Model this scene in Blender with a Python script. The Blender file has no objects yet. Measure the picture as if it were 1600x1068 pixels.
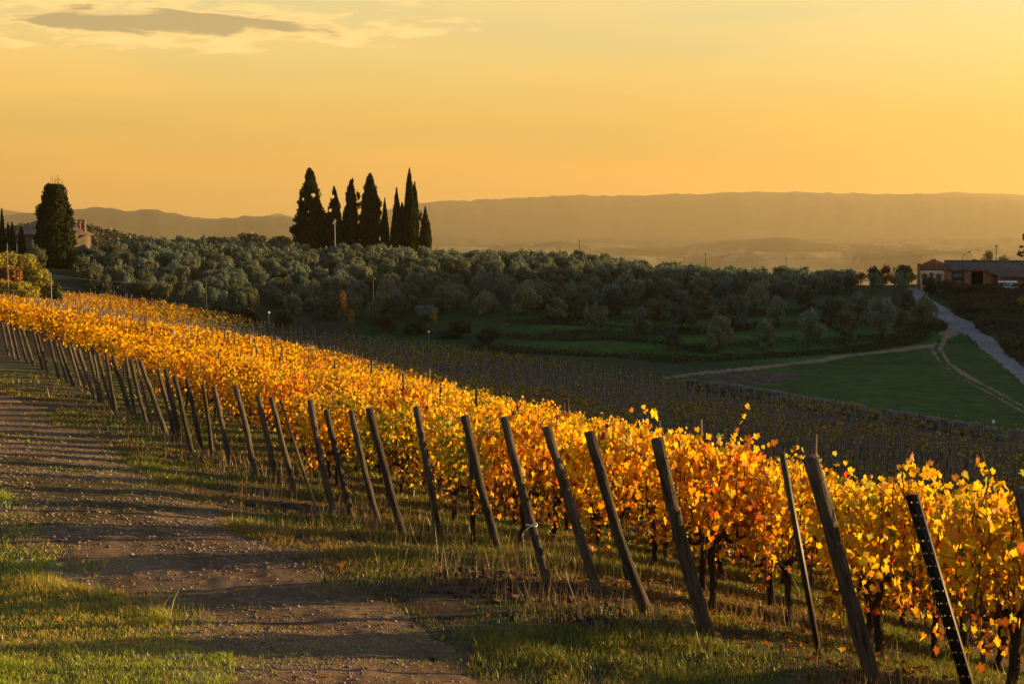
import bpy, math, random
import numpy as np
from mathutils import Vector, Matrix, Quaternion

random.seed(7)
RNG = np.random.default_rng(7)
SC = bpy.context.scene
COL = SC.collection
R = math.radians

# ------------------------------------------------------------------ camera
FPX = 2222.2
PITCH = math.atan((534 - 375) / FPX)
cam_d = bpy.data.cameras.new('camera')
cam_d.lens = 50.0
cam_d.sensor_width = 36.0
cam_d.clip_start = 0.1
cam_d.clip_end = 60000
cam = bpy.data.objects.new('camera', cam_d)
COL.objects.link(cam)
cam.location = (0, 0, 0)
cam.rotation_euler = (math.pi / 2 - PITCH, 0, 0)
SC.camera = cam

# ------------------------------------------------------------------ light
SUN_AZ = 74.0      # degrees to the right of the view direction
SUN_EL = 7.5
sun_d = bpy.data.lights.new('sun', 'SUN')
sun_d.energy = 5.0
sun_d.color = (1.0, 0.63, 0.23)
sun_d.angle = R(0.5)
sun = bpy.data.objects.new('sun', sun_d)
COL.objects.link(sun)
SUNV = Vector((math.sin(R(SUN_AZ)) * math.cos(R(SUN_EL)), math.cos(R(SUN_AZ)) * math.cos(R(SUN_EL)), math.sin(R(SUN_EL))))
sun.rotation_euler = SUNV.to_track_quat('Z', 'Y').to_euler()

SC.view_settings.view_transform = 'Standard'
SC.view_settings.look = 'None'
SC.view_settings.exposure = 1.52
SC.view_settings.gamma = 1.0
SC.cycles.max_bounces = 8
SC.cycles.diffuse_bounces = 6
SC.cycles.transmission_bounces = 6
SC.cycles.transparent_max_bounces = 4
SC.cycles.volume_bounces = 0
SC.cycles.use_denoising = True


class NG:
    """tiny helper to write node graphs as expressions"""
    def __init__(self, tree):
        self.t = tree
        self.n = tree.nodes
        self.l = tree.links

    def new(self, typ, **kw):
        nd = self.n.new(typ)
        for k, v in kw.items():
            setattr(nd, k, v)
        return nd

    def put(self, sock, v):
        if hasattr(v, 'is_output'):
            self.l.new(v, sock)
        else:
            sock.default_value = v

    def m(self, op, *a, clamp=False):
        nd = self.new('ShaderNodeMath', operation=op, use_clamp=clamp)
        for i, v in enumerate(a):
            self.put(nd.inputs[i], v)
        return nd.outputs[0]

    def sstep(self, x, a, b, lo=0.0, hi=1.0):
        nd = self.new('ShaderNodeMapRange', interpolation_type='SMOOTHSTEP')
        self.put(nd.inputs['Value'], x)
        for nme, v in (('From Min', a), ('From Max', b), ('To Min', lo), ('To Max', hi)):
            self.put(nd.inputs[nme], v)
        return nd.outputs[0]

    def mix(self, f, a, b, blend='MIX'):
        nd = self.new('ShaderNodeMix', data_type='RGBA', blend_type=blend)
        self.put(nd.inputs[0], f)
        self.put(nd.inputs[6], a)
        self.put(nd.inputs[7], b)
        return nd.outputs[2]

    def ramp(self, f, stops):
        nd = self.new('ShaderNodeValToRGB')
        e = nd.color_ramp.elements
        while len(e) < len(stops):
            e.new(0.5)
        for i, (p, c) in enumerate(stops):
            e[i].position = p
            e[i].color = (*c, 1) if len(c) == 3 else c
        self.put(nd.inputs[0], f)
        return nd.outputs[0]

    def noise(self, vec, scale, detail=3.0, rough=0.55, dist=0.0):
        nd = self.new('ShaderNodeTexNoise')
        if vec is not None:
            self.l.new(vec, nd.inputs['Vector'])
        nd.inputs['Scale'].default_value = scale
        nd.inputs['Detail'].default_value = detail
        nd.inputs['Roughness'].default_value = rough
        nd.inputs['Distortion'].default_value = dist
        return nd.outputs[0]

    def xyz(self, x, y, z):
        nd = self.new('ShaderNodeCombineXYZ')
        for i, v in enumerate((x, y, z)):
            self.put(nd.inputs[i], v)
        return nd.outputs[0]


def build_world():
    w = bpy.data.worlds.new('World')
    SC.world = w
    w.use_nodes = True
    g = NG(w.node_tree)
    g.n.clear()
    out = g.new('ShaderNodeOutputWorld')
    bg = g.new('ShaderNodeBackground')
    g.l.new(bg.outputs[0], out.inputs[0])
    sky = g.new('ShaderNodeTexSky', sky_type='NISHITA')
    sky.sun_disc = False
    sky.sun_elevation = R(SUN_EL)
    sky.sun_rotation = R(SUN_AZ)
    sky.altitude = 300
    sky.air_density = 1.3
    sky.dust_density = 2.5
    sky.ozone_density = 1.0
    tc = g.new('ShaderNodeTexCoord')
    sep = g.new('ShaderNodeSeparateXYZ')
    g.l.new(tc.outputs['Generated'], sep.inputs[0])
    x, y, z = sep.outputs
    h = g.m('SQRT', g.m('ADD', g.m('MULTIPLY', x, x), g.m('MULTIPLY', y, y)))
    el = g.m('DIVIDE', z, g.m('MAXIMUM', h, 0.02))           # tan of elevation
    az = g.m('ARCTAN2', x, y)                                # 0 = view direction, + to the right
    # the evening glow low in the sky, in units of strength 0.1
    elr = g.m('MULTIPLY', el, 2.0, clamp=True)
    glow = g.ramp(elr, [(0.0, (8.5, 4.3, 0.62)), (0.10, (8.5, 4.55, 0.82)), (0.17, (7.9, 4.95, 1.10)),
                        (0.26, (7.8, 5.8, 2.05)), (0.36, (6.9, 6.1, 3.0)), (0.75, (3.4, 3.6, 2.6))])
    # brighter and yellower towards the sun
    ca = g.m('COSINE', g.m('SUBTRACT', az, R(SUN_AZ)))
    side = g.sstep(ca, 0.3, 1.0, 0.93, 1.26)
    glow = g.mix(1.0, glow, g.xyz(side, g.m('POWER', side, 1.25), g.m('POWER', side, 1.6)), 'MULTIPLY')
    # faint streaks of high cloud
    v = g.xyz(g.m('MULTIPLY', az, 2.2), g.m('MULTIPLY', g.m('ADD', el, g.m('MULTIPLY', az, 0.05)), 26.0), 0.3)
    st = g.noise(v, 1.1, 4.0, 0.55, 0.4)
    stm = g.sstep(st, 0.42, 0.68)
    glow = g.mix(g.m('MULTIPLY', stm, 0.7), glow, g.mix(1.0, glow, (1.17, 1.05, 0.86, 1), 'MULTIPLY'))
    stm2 = g.sstep(g.noise(g.xyz(g.m('MULTIPLY', az, 1.6), g.m('MULTIPLY', el, 17.0), 4.1), 1.3, 3.0, 0.5, 0.2), 0.5, 0.72)
    glow = g.mix(g.m('MULTIPLY', stm2, 0.7), glow, g.mix(1.0, glow, (0.86, 0.95, 1.06, 1), 'MULTIPLY'))
    low = g.sstep(el, 0.20, 0.62)
    col = g.mix(low, glow, g.mix(1.0, sky.outputs[0], (1.15, 1.5, 2.1, 1), 'MULTIPLY'))
    # clouds at the upper left: a dark-bellied bank with glowing edges
    cn = g.xyz(g.m('MULTIPLY', az, 16.0), g.m('MULTIPLY', el, 75.0), 1.7)
    warp = g.m('SUBTRACT', g.noise(cn, 1.0, 6.0, 0.60, 0.3), 0.5)
    warp2 = g.m('SUBTRACT', g.noise(g.xyz(g.m('MULTIPLY', az, 9.0), g.m('MULTIPLY', el, 40.0), 9.2), 1.0, 5.0, 0.6, 0.2), 0.5)

    def blob(ca_, ce, ra, re_):
        da = g.m('DIVIDE', g.m('SUBTRACT', az, ca_), ra)
        de = g.m('DIVIDE', g.m('SUBTRACT', el, ce), re_)
        return g.m('SUBTRACT', 1.0, g.m('SQRT', g.m('ADD', g.m('MULTIPLY', da, da), g.m('MULTIPLY', de, de))))

    def cl(b, amt, n):
        return g.m('ADD', b, g.m('MULTIPLY', n, amt))
    bank = cl(g.m('MAXIMUM', blob(-0.235, 0.1465, 0.165, 0.0180), blob(-0.385, 0.147, 0.075, 0.012)), 3.6, warp)
    core = cl(blob(-0.240, 0.1465, 0.120, 0.0108), 2.6, warp)
    veil = cl(g.m('MAXIMUM', blob(-0.34, 0.171, 0.26, 0.020), blob(-0.10, 0.178, 0.15, 0.008)), 4.0, warp2)
    front = g.sstep(y, 0.0, 0.2)
    vd = g.m('MULTIPLY', g.m('MULTIPLY', g.sstep(veil, 0.05, 0.75), 0.85), front)
    col = g.mix(vd, col, (9.3, 6.4, 2.5, 1))
    vk = g.m('MULTIPLY', g.m('MULTIPLY', g.sstep(cl(g.m('MAXIMUM', blob(-0.36, 0.163, 0.075, 0.0065), blob(-0.21, 0.176, 0.09, 0.004)), 3.6, warp), 0.1, 0.8), 0.7), front)
    col = g.mix(vk, col, (4.9, 3.9, 1.9, 1))
    bd = g.m('MULTIPLY', g.m('MULTIPLY', g.sstep(bank, 0.02, 0.45), 0.92), front)
    col = g.mix(bd, col, (10.2, 6.6, 2.4, 1))
    kd = g.m('MULTIPLY', g.m('MULTIPLY', g.sstep(core, 0.05, 0.42), 0.93), front)
    col = g.mix(kd, col, (4.1, 3.25, 1.45, 1))
    col = g.mix(1.0, col, (0.89, 0.89, 0.91, 1), 'MULTIPLY')
    g.l.new(col, bg.inputs['Color'])
    bg.inputs['Strength'].default_value = 0.05


build_world()

# ------------------------------------------------------------------ pixel -> ray helpers (photo pixels, 1600 wide)
cP, sP = math.cos(PITCH), math.sin(PITCH)


def ray(px, py):
    u, v = (px - 800) / FPX, (534 - py) / FPX
    d = np.array([u, cP + v * sP, -sP + v * cP])
    return d / d[1]


def at(px, py, Y):
    return ray(px, py) * Y


# ------------------------------------------------------------------ noise
def hash2(ix, iy, seed):
    n = (ix.astype(np.int64) * 374761393 + iy.astype(np.int64) * 668265263 + seed * 1442695041) & 0x7fffffff
    n = ((n ^ (n >> 13)) * 1274126177) & 0x7fffffff
    return ((n ^ (n >> 16)) & 0xffff) / 65535.0


def vnoise(x, y, seed=0):
    x = np.asarray(x, float); y = np.asarray(y, float)
    ix, iy = np.floor(x), np.floor(y)
    fx, fy = x - ix, y - iy
    fx = fx * fx * (3 - 2 * fx); fy = fy * fy * (3 - 2 * fy)
    a = hash2(ix, iy, seed); b = hash2(ix + 1, iy, seed)
    c = hash2(ix, iy + 1, seed); d = hash2(ix + 1, iy + 1, seed)
    return (a * (1 - fx) + b * fx) * (1 - fy) + (c * (1 - fx) + d * fx) * fy


def fbm(x, y, seed=0, oct=4):
    s, amp, tot = 0.0, 1.0, 0.0
    for k in range(oct):
        s = s + amp * vnoise(x * 2 ** k, y * 2 ** k, seed + k * 17)
        tot += amp
        amp *= 0.5
    return s / tot


def sst(x, a, b):
    t = np.clip((np.asarray(x, float) - a) / (b - a), 0, 1)
    return t * t * (3 - 2 * t)


# ------------------------------------------------------------------ terrain
def gp(px, py, d):
    p = at(px, py, d)
    return (p[0], p[1], p[2])


def gz(px, d, z):
    return ((px - 800) / FPX * d, d, z)


CTRL = [
    # row of leaning end posts, seen at their feet
    gp(1360, 1068, 10.5), gp(1105, 985, 12.2), gp(855, 908, 14.4), gp(633, 836, 18.6), gp(520, 798, 21.6),
    gp(405, 745, 25.8), gp(300, 704, 32.0), gp(176, 640, 43.5), gp(0, 562, 66.7), gp(-200, 505, 100),
    # path and grass bank
    gp(400, 1068, 9.6), gp(0, 1068, 9.3), gp(800, 1068, 10.4), gp(0, 800, 17.0), gp(0, 612, 47.0), gp(0, 700, 27.0),
    gp(200, 900, 13.9), gp(600, 1000, 11.6), gp(1100, 1068, 10.6), gp(-300, 900, 14.0), gp(-300, 620, 48),
    (0, 0, -2.6), (-8, 0, -2.4), (-40, 0, -2.0), (-40, 30, -2.8), (-60, 60, -4.0), (6, 0, -3.0), (0, -40, -2.0), (-60, -40, -1.5), (60, -40, -12),
    # vineyard slope
    gz(800, 40, -6.4), gz(800, 65, -9.2), gz(800, 90, -12.0), gz(800, 130, -14.8), gz(800, 180, -16.2),
    gz(1200, 20, -4.9), gz(1200, 50, -10.0), gz(1200, 100, -16.4), gz(1200, 150, -18.0),
    gz(1600, 14, -4.6), gz(1600, 20, -5.8), gz(1600, 50, -11.8), gz(1600, 110, -17.6),
    gz(500, 40, -5.4), gz(500, 60, -7.3), gz(500, 120, -11.0), gz(500, 200, -14.6), gz(330, 200, -12.4), gz(330, 120, -9.4),
    gz(160, 200, -9.9), gz(160, 100, -7.0), gz(0, 100, -6.3), gz(0, 150, -7.6), gz(-200, 150, -6.5),
    (60, 20, -16.5), (80, 60, -19.0), (120, 120, -19.0), (150, 0, -24), (150, 200, -12), (60, 100, -18.3),
    # meadow and the road
    gz(1400, 130, -17.2), gz(1400, 160, -17.3), gz(1400, 200, -17.0), gz(1300, 200, -16.8), gz(1600, 170, -17.2),
    gz(1600, 150, -17.9), gz(1490, 230, -15.0), gz(1425, 280, -9.9), gz(1600, 280, -9.1), gz(1520, 280, -9.3), gz(1590, 225, -13.6),
    gz(1600, 310, -9.0), gz(1430, 310, -9.6), gz(1800, 280, -8.5),
    gz(1100, 195, -16.4), gz(1100, 205, -15.7), gz(1100, 225, -13.7), gz(900, 200, -15.4), gz(900, 215, -14.0), gz(900, 235, -11.9),
    gz(800, 195, -15.5), gz(800, 215, -13.4), gz(1250, 215, -15.6),
    # olive hill
    gz(600, 215, -12.6), gz(600, 250, -8.8), gz(600, 300, -4.2), gz(600, 330, -4.0),
    gz(300, 215, -10.6), gz(300, 250, -7.2), gz(300, 300, -2.9), gz(300, 340, -3.0),
    gz(150, 220, -9.2), gz(100, 300, -3.1), gz(60, 330, -3.0), gz(20, 260, -4.2),
    gz(900, 270, -8.0), gz(900, 300, -5.7), gz(900, 330, -6.0),
    gz(1200, 240, -13.2), gz(1200, 280, -9.9), gz(1200, 310, -8.9), gz(1200, 340, -9.8), gz(1350, 250, -12.9), gz(1350, 290, -9.7),
    gz(600, 420, -16), gz(900, 420, -20), gz(1200, 420, -24), gz(300, 420, -16), gz(1500, 400, -20), gz(0, 420, -9), gz(1750, 420, -16),
    (-150, 100, -4.5), (-200, 250, -5), (-200, 0, -3), (-220, 450, -15), (220, 120, -14), (220, 300, -8), (300, 0, -22), (220, 450, -16),
    (0, -150, -4), (-200, -150, -4), (200, -150, -18), (0, 600, -45), (350, 600, -45), (-350, 600, -45),
]
_P = np.array(CTRL)


def _U(r2):
    return np.where(r2 < 1e-9, 0.0, 0.5 * r2 * np.log(np.maximum(r2, 1e-9)))


def _warp(x, y):
    # logarithmic polar space around the view point evens out the spacing of the control points
    r = np.sqrt(x * x + y * y + 36.0)
    k = np.log(r / 6.0) / r * 40.0
    return x * k, y * k


def _tps(P):
    n = len(P)
    wx, wy = _warp(P[:, 0], P[:, 1])
    d2 = (wx[:, None] - wx[None]) ** 2 + (wy[:, None] - wy[None]) ** 2
    K = _U(d2) + np.eye(n) * 2.0
    Q = np.c_[np.ones(n), wx, wy, P[:, 0] * .1, P[:, 1] * .1]
    q = Q.shape[1]
    A = np.zeros((n + q, n + q))
    A[:n, :n] = K; A[:n, n:] = Q; A[n:, :n] = Q.T
    s = np.linalg.solve(A, np.r_[P[:, 2], np.zeros(q)])
    return wx, wy, s[:n], s[n:]


_WX, _WY, _TW, _TA = _tps(_P)


def base_h(x, y):
    x = np.asarray(x, float).ravel(); y = np.asarray(y, float).ravel()
    out = np.empty_like(x)
    for s in range(0, len(x), 20000):
        a, b = x[s:s + 20000], y[s:s + 20000]
        wx, wy = _warp(a, b)
        d2 = (wx[:, None] - _WX) ** 2 + (wy[:, None] - _WY) ** 2
        out[s:s + 20000] = _U(d2) @ _TW + _TA[0] + _TA[1] * wx + _TA[2] * wy + _TA[3] * a * .1 + _TA[4] * b * .1
    return out


# far profiles of the hills, in photo pixels
def prof(pts):
    xs = [p[0] for p in pts]; ys = [p[1] for p in pts]
    return lambda px: np.interp(px, xs, ys)


RIDGE_R = prof([(-900, 372), (200, 372), (460, 352), (560, 336), (640, 321), (680, 316), (720, 314), (800, 311), (900, 306), (960, 307), (1000, 306), (1060, 304), (1110, 303),
                (1160, 300), (1200, 301), (1260, 302), (1330, 303), (1400, 305), (1440, 304), (1500, 308), (1560, 311), (1620, 316), (1800, 320), (2600, 330)])
RIDGE_B = prof([(-900, 330), (0, 326), (50, 334), (110, 340), (300, 352), (410, 338), (436, 333), (455, 338), (520, 356), (700, 362), (1200, 304), (1240, 300), (1280, 303), (1420, 306), (1490, 300), (1550, 303), (1610, 306), (1800, 315), (2600, 330)])
RIDGE_L = prof([(-900, 345), (0, 338), (60, 332), (110, 327), (160, 326), (210, 329), (250, 327), (280, 335), (310, 341), (345, 343), (380, 338), (420, 337), (456, 339), (520, 350), (600, 362), (800, 372), (2600, 375)])


def far_h(x, y):
    r = np.sqrt(x * x + y * y)
    az = np.arctan2(x, y)
    px = np.clip(800 + FPX * np.tan(np.clip(az, -1.3, 1.3)), -900, 2600)
    z = -25.0 - 125.0 * sst(r, 450, 2600)
    back = sst(np.abs(az), 2.2, 1.2)
    lr = np.log(r + 1)

    def ridge(R0, wd, prf, rough, fq=45):
        yy = R0 * np.cos(np.clip(az, -1.2, 1.2))
        top = (375 - prf(px)) / FPX * yy + rough * (fbm(az * fq, lr * 60 + 3, 5, 4) - .5) * R0 / FPX * 2.0
        b = np.exp(-((lr - math.log(R0)) / wd) ** 2)
        return np.maximum(top + 150, 0) * b * back
    e = np.maximum(ridge(14500, .20, RIDGE_R, 2.6, 170), ridge(17000, .10, RIDGE_B, 2.0))
    e = np.maximum(e, ridge(10500, .16, RIDGE_L, 4.0, 130))
    # low rolling hills on the valley floor
    roll = np.zeros_like(r)
    for (R0, wd, pts) in ((8200, .09, [(-900, 381), (300, 384), (600, 388), (760, 384), (860, 378), (960, 385), (1060, 384), (1130, 379), (1200, 374), (1236, 371), (1262, 375), (1330, 383), (1420, 379), (1500, 386), (1560, 381), (1620, 386), (2600, 381)]),
                          (10200, .08, [(-900, 372), (500, 378), (690, 377), (760, 375), (860, 378), (960, 372), (1060, 373), (1150, 376), (1260, 377), (1400, 371), (1490, 376), (1600, 371), (2600, 371)]),
                          (6400, .10, [(-900, 398), (600, 402), (850, 392), (960, 396), (1080, 401), (1180, 392), (1320, 396), (1460, 389), (1560, 399), (2600, 392)])):
        roll = np.maximum(roll, ridge(R0, wd, prof(pts), 6.0))
    e = np.maximum(e, roll)
    e = e + 14 * (fbm(x / 420, y / 420, 3, 3) - .5) * sst(r, 1500, 3500)
    # wooded hill behind the villa
    w = np.exp(-(((x + 228) / 60) ** 2 + ((y - 740) / 130) ** 2)) * 31 + np.exp(-(((x + 120) / 130) ** 2 + ((y - 640) / 80) ** 2)) * 22
    return z + e + w


SHADE_X, SHADE_W = 285.0, 42.0
SHADE_Y = [-80, 40, 94, 139, 173, 219, 292, 309, 324, 341, 352, 361, 371, 382, 390, 404, 421, 459, 540, 630]
SHADE_H = [-20, 5, 25, 29.5, 30.5, 31.5, 32, 36, 39, 38.5, 32, 25, 29, 37, 42, 47, 47, 40, 20, -20]
TERR = 1.5


def terrain(x, y, micro=True):
    x = np.asarray(x, float).ravel(); y = np.asarray(y, float).ravel()
    r = np.sqrt(x * x + y * y)
    near = np.zeros_like(x)
    k = r < 720
    near[k] = base_h(x[k], y[k])
    # grass terraces below the olive grove
    tm = sst(x, -2, 10) * sst(x, 92, 70) * sst(y, 192, 200) * sst(y, 262, 245)
    q = near / TERR + 0.25 * (fbm(x / 22, y / 22, 9, 2) - .5)
    fq = np.floor(q)
    st = (fq + sst(q - fq, .50, .98)) * TERR
    near = near + (st - q * TERR) * tm * 0.9
    # unseen ridge, added and shaped to keep the low sun out of the valley
    hr = np.interp(y, SHADE_Y, SHADE_H)
    hr = hr + 1.6 * (fbm(y / 34, y * 0 + 1.3, 41, 3) - .5)
    bump = np.exp(-((x - SHADE_X) / SHADE_W) ** 2)
    near = near + np.maximum(hr - near, 0) * bump
    b = sst(r, 400, 700)
    z = near * (1 - b)
    k2 = r > 395
    zf = np.zeros_like(x)
    zf[k2] = far_h(x[k2], y[k2])
    z = z + zf * b
    if micro:
        m = sst(r, 120, 30)
        z = z + m * (0.07 * (fbm(x / 1.7, y / 1.7, 21, 3) - .5) + 0.035 * (fbm(x / .38, y / .38, 22, 2) - .5) + 0.026 * (fbm(x / .15, y / .15, 23, 2) - .5))
    return z


def T1(x, y):
    return float(terrain(np.array([x]), np.array([y]))[0])


_RS = np.exp(np.linspace(math.log(6.0), math.log(390), 2600))


def hit(px, py):
    """where the ray of a photo pixel meets the ground"""
    d = ray(px, py)
    z = terrain(d[0] * _RS, d[1] * _RS, micro=False)
    below = np.nonzero(d[2] * _RS < z)[0]
    i = below[0] if len(below) else len(_RS) - 1
    Y = _RS[i]
    if i > 0:
        f0 = d[2] * _RS[i - 1] - z[i - 1]; f1 = d[2] * _RS[i] - z[i]
        t = f0 / (f0 - f1) if f0 != f1 else 0
        Y = _RS[i - 1] + t * (_RS[i] - _RS[i - 1])
    return np.array([d[0] * Y, d[1] * Y, d[2] * Y])


def hits(pts):
    return np.array([hit(*p)[:2] for p in pts])


def inpoly(x, y, poly):
    x = np.asarray(x); y = np.asarray(y)
    c = np.zeros(x.shape, bool)
    n = len(poly)
    j = n - 1
    for i in range(n):
        xi, yi = poly[i]; xj, yj = poly[j]
        if yi != yj:
            t = ((yi > y) != (yj > y)) & (x < (xj - xi) * (y - yi) / (yj - yi) + xi)
            c ^= t
        j = i
    return c


def dist_poly(x, y, poly, closed=True):
    x = np.asarray(x); y = np.asarray(y)
    best = np.full(x.shape, 1e9)
    n = len(poly)
    for i in range(n if closed else n - 1):
        ax, ay = poly[i]; bx, by = poly[(i + 1) % n]
        dx, dy = bx - ax, by - ay
        t = np.clip(((x - ax) * dx + (y - ay) * dy) / (dx * dx + dy * dy + 1e-12), 0, 1)
        best = np.minimum(best, np.hypot(x - ax - t * dx, y - ay - t * dy))
    return best


# ------------------------------------------------------------------ object helpers
def tag(o, label=None, cat=None, group=None, kind=None):
    for k, v in (('label', label), ('category', cat), ('group', group), ('kind', kind)):
        if v:
            o[k] = v
    return o


def link(o, parent=None):
    COL.objects.link(o)
    if parent is not None:
        o.parent = parent
    return o


def empty(name, loc, rz=0.0, parent=None):
    o = bpy.data.objects.new(name, None)
    o.empty_display_size = 0.3
    link(o, parent)
    o.location = loc
    o.rotation_euler = (0, 0, rz)
    return o


def mesh_np(name, verts, faces, mats, cols=None, mat_idx=None, smooth=False):
    """faces: list of (M,k) int arrays; cols: (N,3) per vertex"""
    me = bpy.data.meshes.new(name)
    verts = np.asarray(verts, np.float32)
    if not isinstance(faces, (list, tuple)):
        faces = [faces]
    faces = [np.asarray(f, np.int32) for f in faces if len(f)]
    loops = np.concatenate([f.ravel() for f in faces])
    tot = np.concatenate([np.full(len(f), f.shape[1], np.int32) for f in faces])
    start = np.r_[0, np.cumsum(tot)[:-1]].astype(np.int32)
    me.vertices.add(len(verts))
    me.vertices.foreach_set('co', verts.ravel())
    me.loops.add(len(loops))
    me.loops.foreach_set('vertex_index', loops)
    me.polygons.add(len(tot))
    me.polygons.foreach_set('loop_start', start)
    me.polygons.foreach_set('loop_total', tot)
    if mat_idx is not None:
        me.polygons.foreach_set('material_index', np.asarray(mat_idx, np.int32))
    if smooth:
        me.polygons.foreach_set('use_smooth', np.ones(len(tot), bool))
    if cols is not None:
        a = me.attributes.new('col', 'FLOAT_COLOR', 'POINT')
        c4 = np.ones((len(verts), 4), np.float32)
        c4[:, :3] = cols
        a.data.foreach_set('color', c4.ravel())
    for m in (mats if isinstance(mats, (list, tuple)) else [mats]):
        me.materials.append(m)
    me.update(calc_edges=True)
    me.validate()
    return me


def mobj(name, me, parent=None, loc=(0, 0, 0)):
    o = bpy.data.objects.new(name, me)
    link(o, parent)
    o.location = loc
    return o


class MB:
    """collects boxes, tubes and free polygons into one mesh"""
    def __init__(self):
        self.v = []; self.f = {3: [], 4: []}; self.n = 0

    def add(self, verts, faces):
        b = self.n
        self.v.extend([tuple(map(float, p)) for p in verts]); self.n += len(verts)
        for f in faces:
            if len(f) > 4:
                for i in range(1, len(f) - 1):
                    self.f[3].append((f[0] + b, f[i] + b, f[i + 1] + b))
            else:
                self.f[len(f)].append(tuple(i + b for i in f))
        return self

    def box(self, x0, x1, y0, y1, z0, z1):
        v = [(x, y, z) for z in (z0, z1) for y in (y0, y1) for x in (x0, x1)]
        return self.add(v, [(0, 2, 3, 1), (4, 5, 7, 6), (0, 1, 5, 4), (2, 6, 7, 3), (0, 4, 6, 2), (1, 3, 7, 5)])

    def tube(self, pts, rads, n=7, jit=0.0, cap=True, seed=0):
        rg = random.Random(seed)
        pts = [Vector(p) for p in pts]
        rings = []
        ref = None
        for i, p in enumerate(pts):
            d = (pts[min(i + 1, len(pts) - 1)] - pts[max(i - 1, 0)]).normalized()
            if ref is None:
                ref = d.orthogonal().normalized()
            a = (ref - d * ref.dot(d))
            a = a.normalized() if a.length > 1e-6 else d.orthogonal().normalized()
            ref = a
            b = d.cross(a)
            rings.append([p + (a * math.cos(2 * math.pi * k / n) + b * math.sin(2 * math.pi * k / n)) * rads[i] * (1 + jit * (rg.random() - .5)) for k in range(n)])
        vs = [q for rr in rings for q in rr]
        fs = []
        for i in range(len(pts) - 1):
            for k in range(n):
                fs.append((i * n + k, i * n + (k + 1) % n, (i + 1) * n + (k + 1) % n, (i + 1) * n + k))
        if cap:
            fs.append(tuple(range((len(pts) - 1) * n, len(pts) * n)))
            fs.append(tuple(reversed(range(n))))
        return self.add(vs, fs)

    def mesh(self, name, mat, smooth=False, cols=None):
        fs = []
        for k in (3, 4):
            if self.f[k]:
                fs.append(np.array(self.f[k], np.int32))
        return mesh_np(name, np.array(self.v, np.float32), fs, mat, cols=cols, smooth=smooth)

    def obj(self, name, mat, parent=None, loc=(0, 0, 0), smooth=False):
        return mobj(name, self.mesh(name, mat, smooth), parent, loc)


# ------------------------------------------------------------------ materials
def new_mat(name):
    m = bpy.data.materials.new(name)
    m.use_nodes = True
    g = NG(m.node_tree)
    g.n.clear()
    g.out = g.new('ShaderNodeOutputMaterial')
    return m, g


def pbsdf(g, col, rough=0.8, spec=0.3, metal=0.0, bump=None, bstr=0.4, bdist=0.02):
    p = g.new('ShaderNodeBsdfPrincipled')
    g.put(p.inputs['Base Color'], col)
    g.put(p.inputs['Roughness'], rough)
    g.put(p.inputs['Specular IOR Level'], spec)
    g.put(p.inputs['Metallic'], metal)
    if bump is not None:
        b = g.new('ShaderNodeBump')
        b.inputs['Strength'].default_value = bstr
        b.inputs['Distance'].default_value = bdist
        g.l.new(bump, b.inputs['Height'])
        g.l.new(b.outputs[0], p.inputs['Normal'])
    return p.outputs[0]


def mat_leaf(name, trans=0.5, gloss=0.05, vary=0.25, hue=0.0):
    m, g = new_mat(name)
    at_ = g.new('ShaderNodeAttribute', attribute_name='col')
    oi = g.new('ShaderNodeObjectInfo')
    c = at_.outputs['Color']
    if vary:
        s = g.sstep(oi.outputs['Random'], 0, 1, 1 - vary, 1 + vary)
        r2 = g.m('FRACT', g.m('MULTIPLY', oi.outputs['Random'], 7.31))
        s2 = g.sstep(r2, 0, 1, 1 - hue, 1 + hue)
        c = g.mix(1.0, c, g.xyz(g.m('MULTIPLY', s, s2), s, g.m('DIVIDE', s, s2)), 'MULTIPLY')
    d = g.new('ShaderNodeBsdfDiffuse'); t = g.new('ShaderNodeBsdfTranslucent')
    g.l.new(c, d.inputs[0]); g.l.new(c, t.inputs[0])
    mx = g.new('ShaderNodeMixShader'); mx.inputs[0].default_value = trans
    g.l.new(d.outputs[0], mx.inputs[1]); g.l.new(t.outputs[0], mx.inputs[2])
    res = mx.outputs[0]
    if gloss:
        gl = g.new('ShaderNodeBsdfGlossy'); gl.inputs['Roughness'].default_value = 0.45
        gl.inputs[0].default_value = (1, 1, 1, 1)
        m2 = g.new('ShaderNodeMixShader'); m2.inputs[0].default_value = gloss
        g.l.new(res, m2.inputs[1]); g.l.new(gl.outputs[0], m2.inputs[2])
        res = m2.outputs[0]
    g.l.new(res, g.out.inputs[0])
    return m


def mat_ground(name, use_attr=True, base=(.1, .1, .1), scale=1.0, lo=0.6, hi=1.35, bump=0.5, tint=None, bdist=.06):
    m, g = new_mat(name)
    geo = g.new('ShaderNodeNewGeometry')
    pos = geo.outputs['Position']
    if use_attr:
        c = g.new('ShaderNodeAttribute', attribute_name='col').outputs['Color']
    else:
        c = (*base, 1)
    n1 = g.noise(pos, 0.55 * scale, 6, 0.65)
    n2 = g.noise(pos, 6.0 * scale, 5, 0.7)
    n3 = g.noise(pos, 40.0 * scale, 3, 0.7)
    f = g.m('MULTIPLY', g.sstep(n1, .3, .7, lo, hi), g.sstep(n2, .25, .75, lo, hi))
    f = g.m('MULTIPLY', f, g.sstep(n3, .25, .75, .65, 1.35))
    c2 = g.mix(1.0, c, g.xyz(f, f, f), 'MULTIPLY')
    if tint:
        c2 = g.mix(g.m('MULTIPLY', g.sstep(g.noise(pos, 1.3 * scale, 4, .6), .48, .66), .8), c2, (*tint, 1))
    h = g.m('ADD', g.m('MULTIPLY', n2, 0.6), g.m('MULTIPLY', n3, 0.5))
    g.l.new(pbsdf(g, c2, 0.95, 0.1, bump=h, bstr=bump, bdist=bdist), g.out.inputs[0])
    return m


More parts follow.
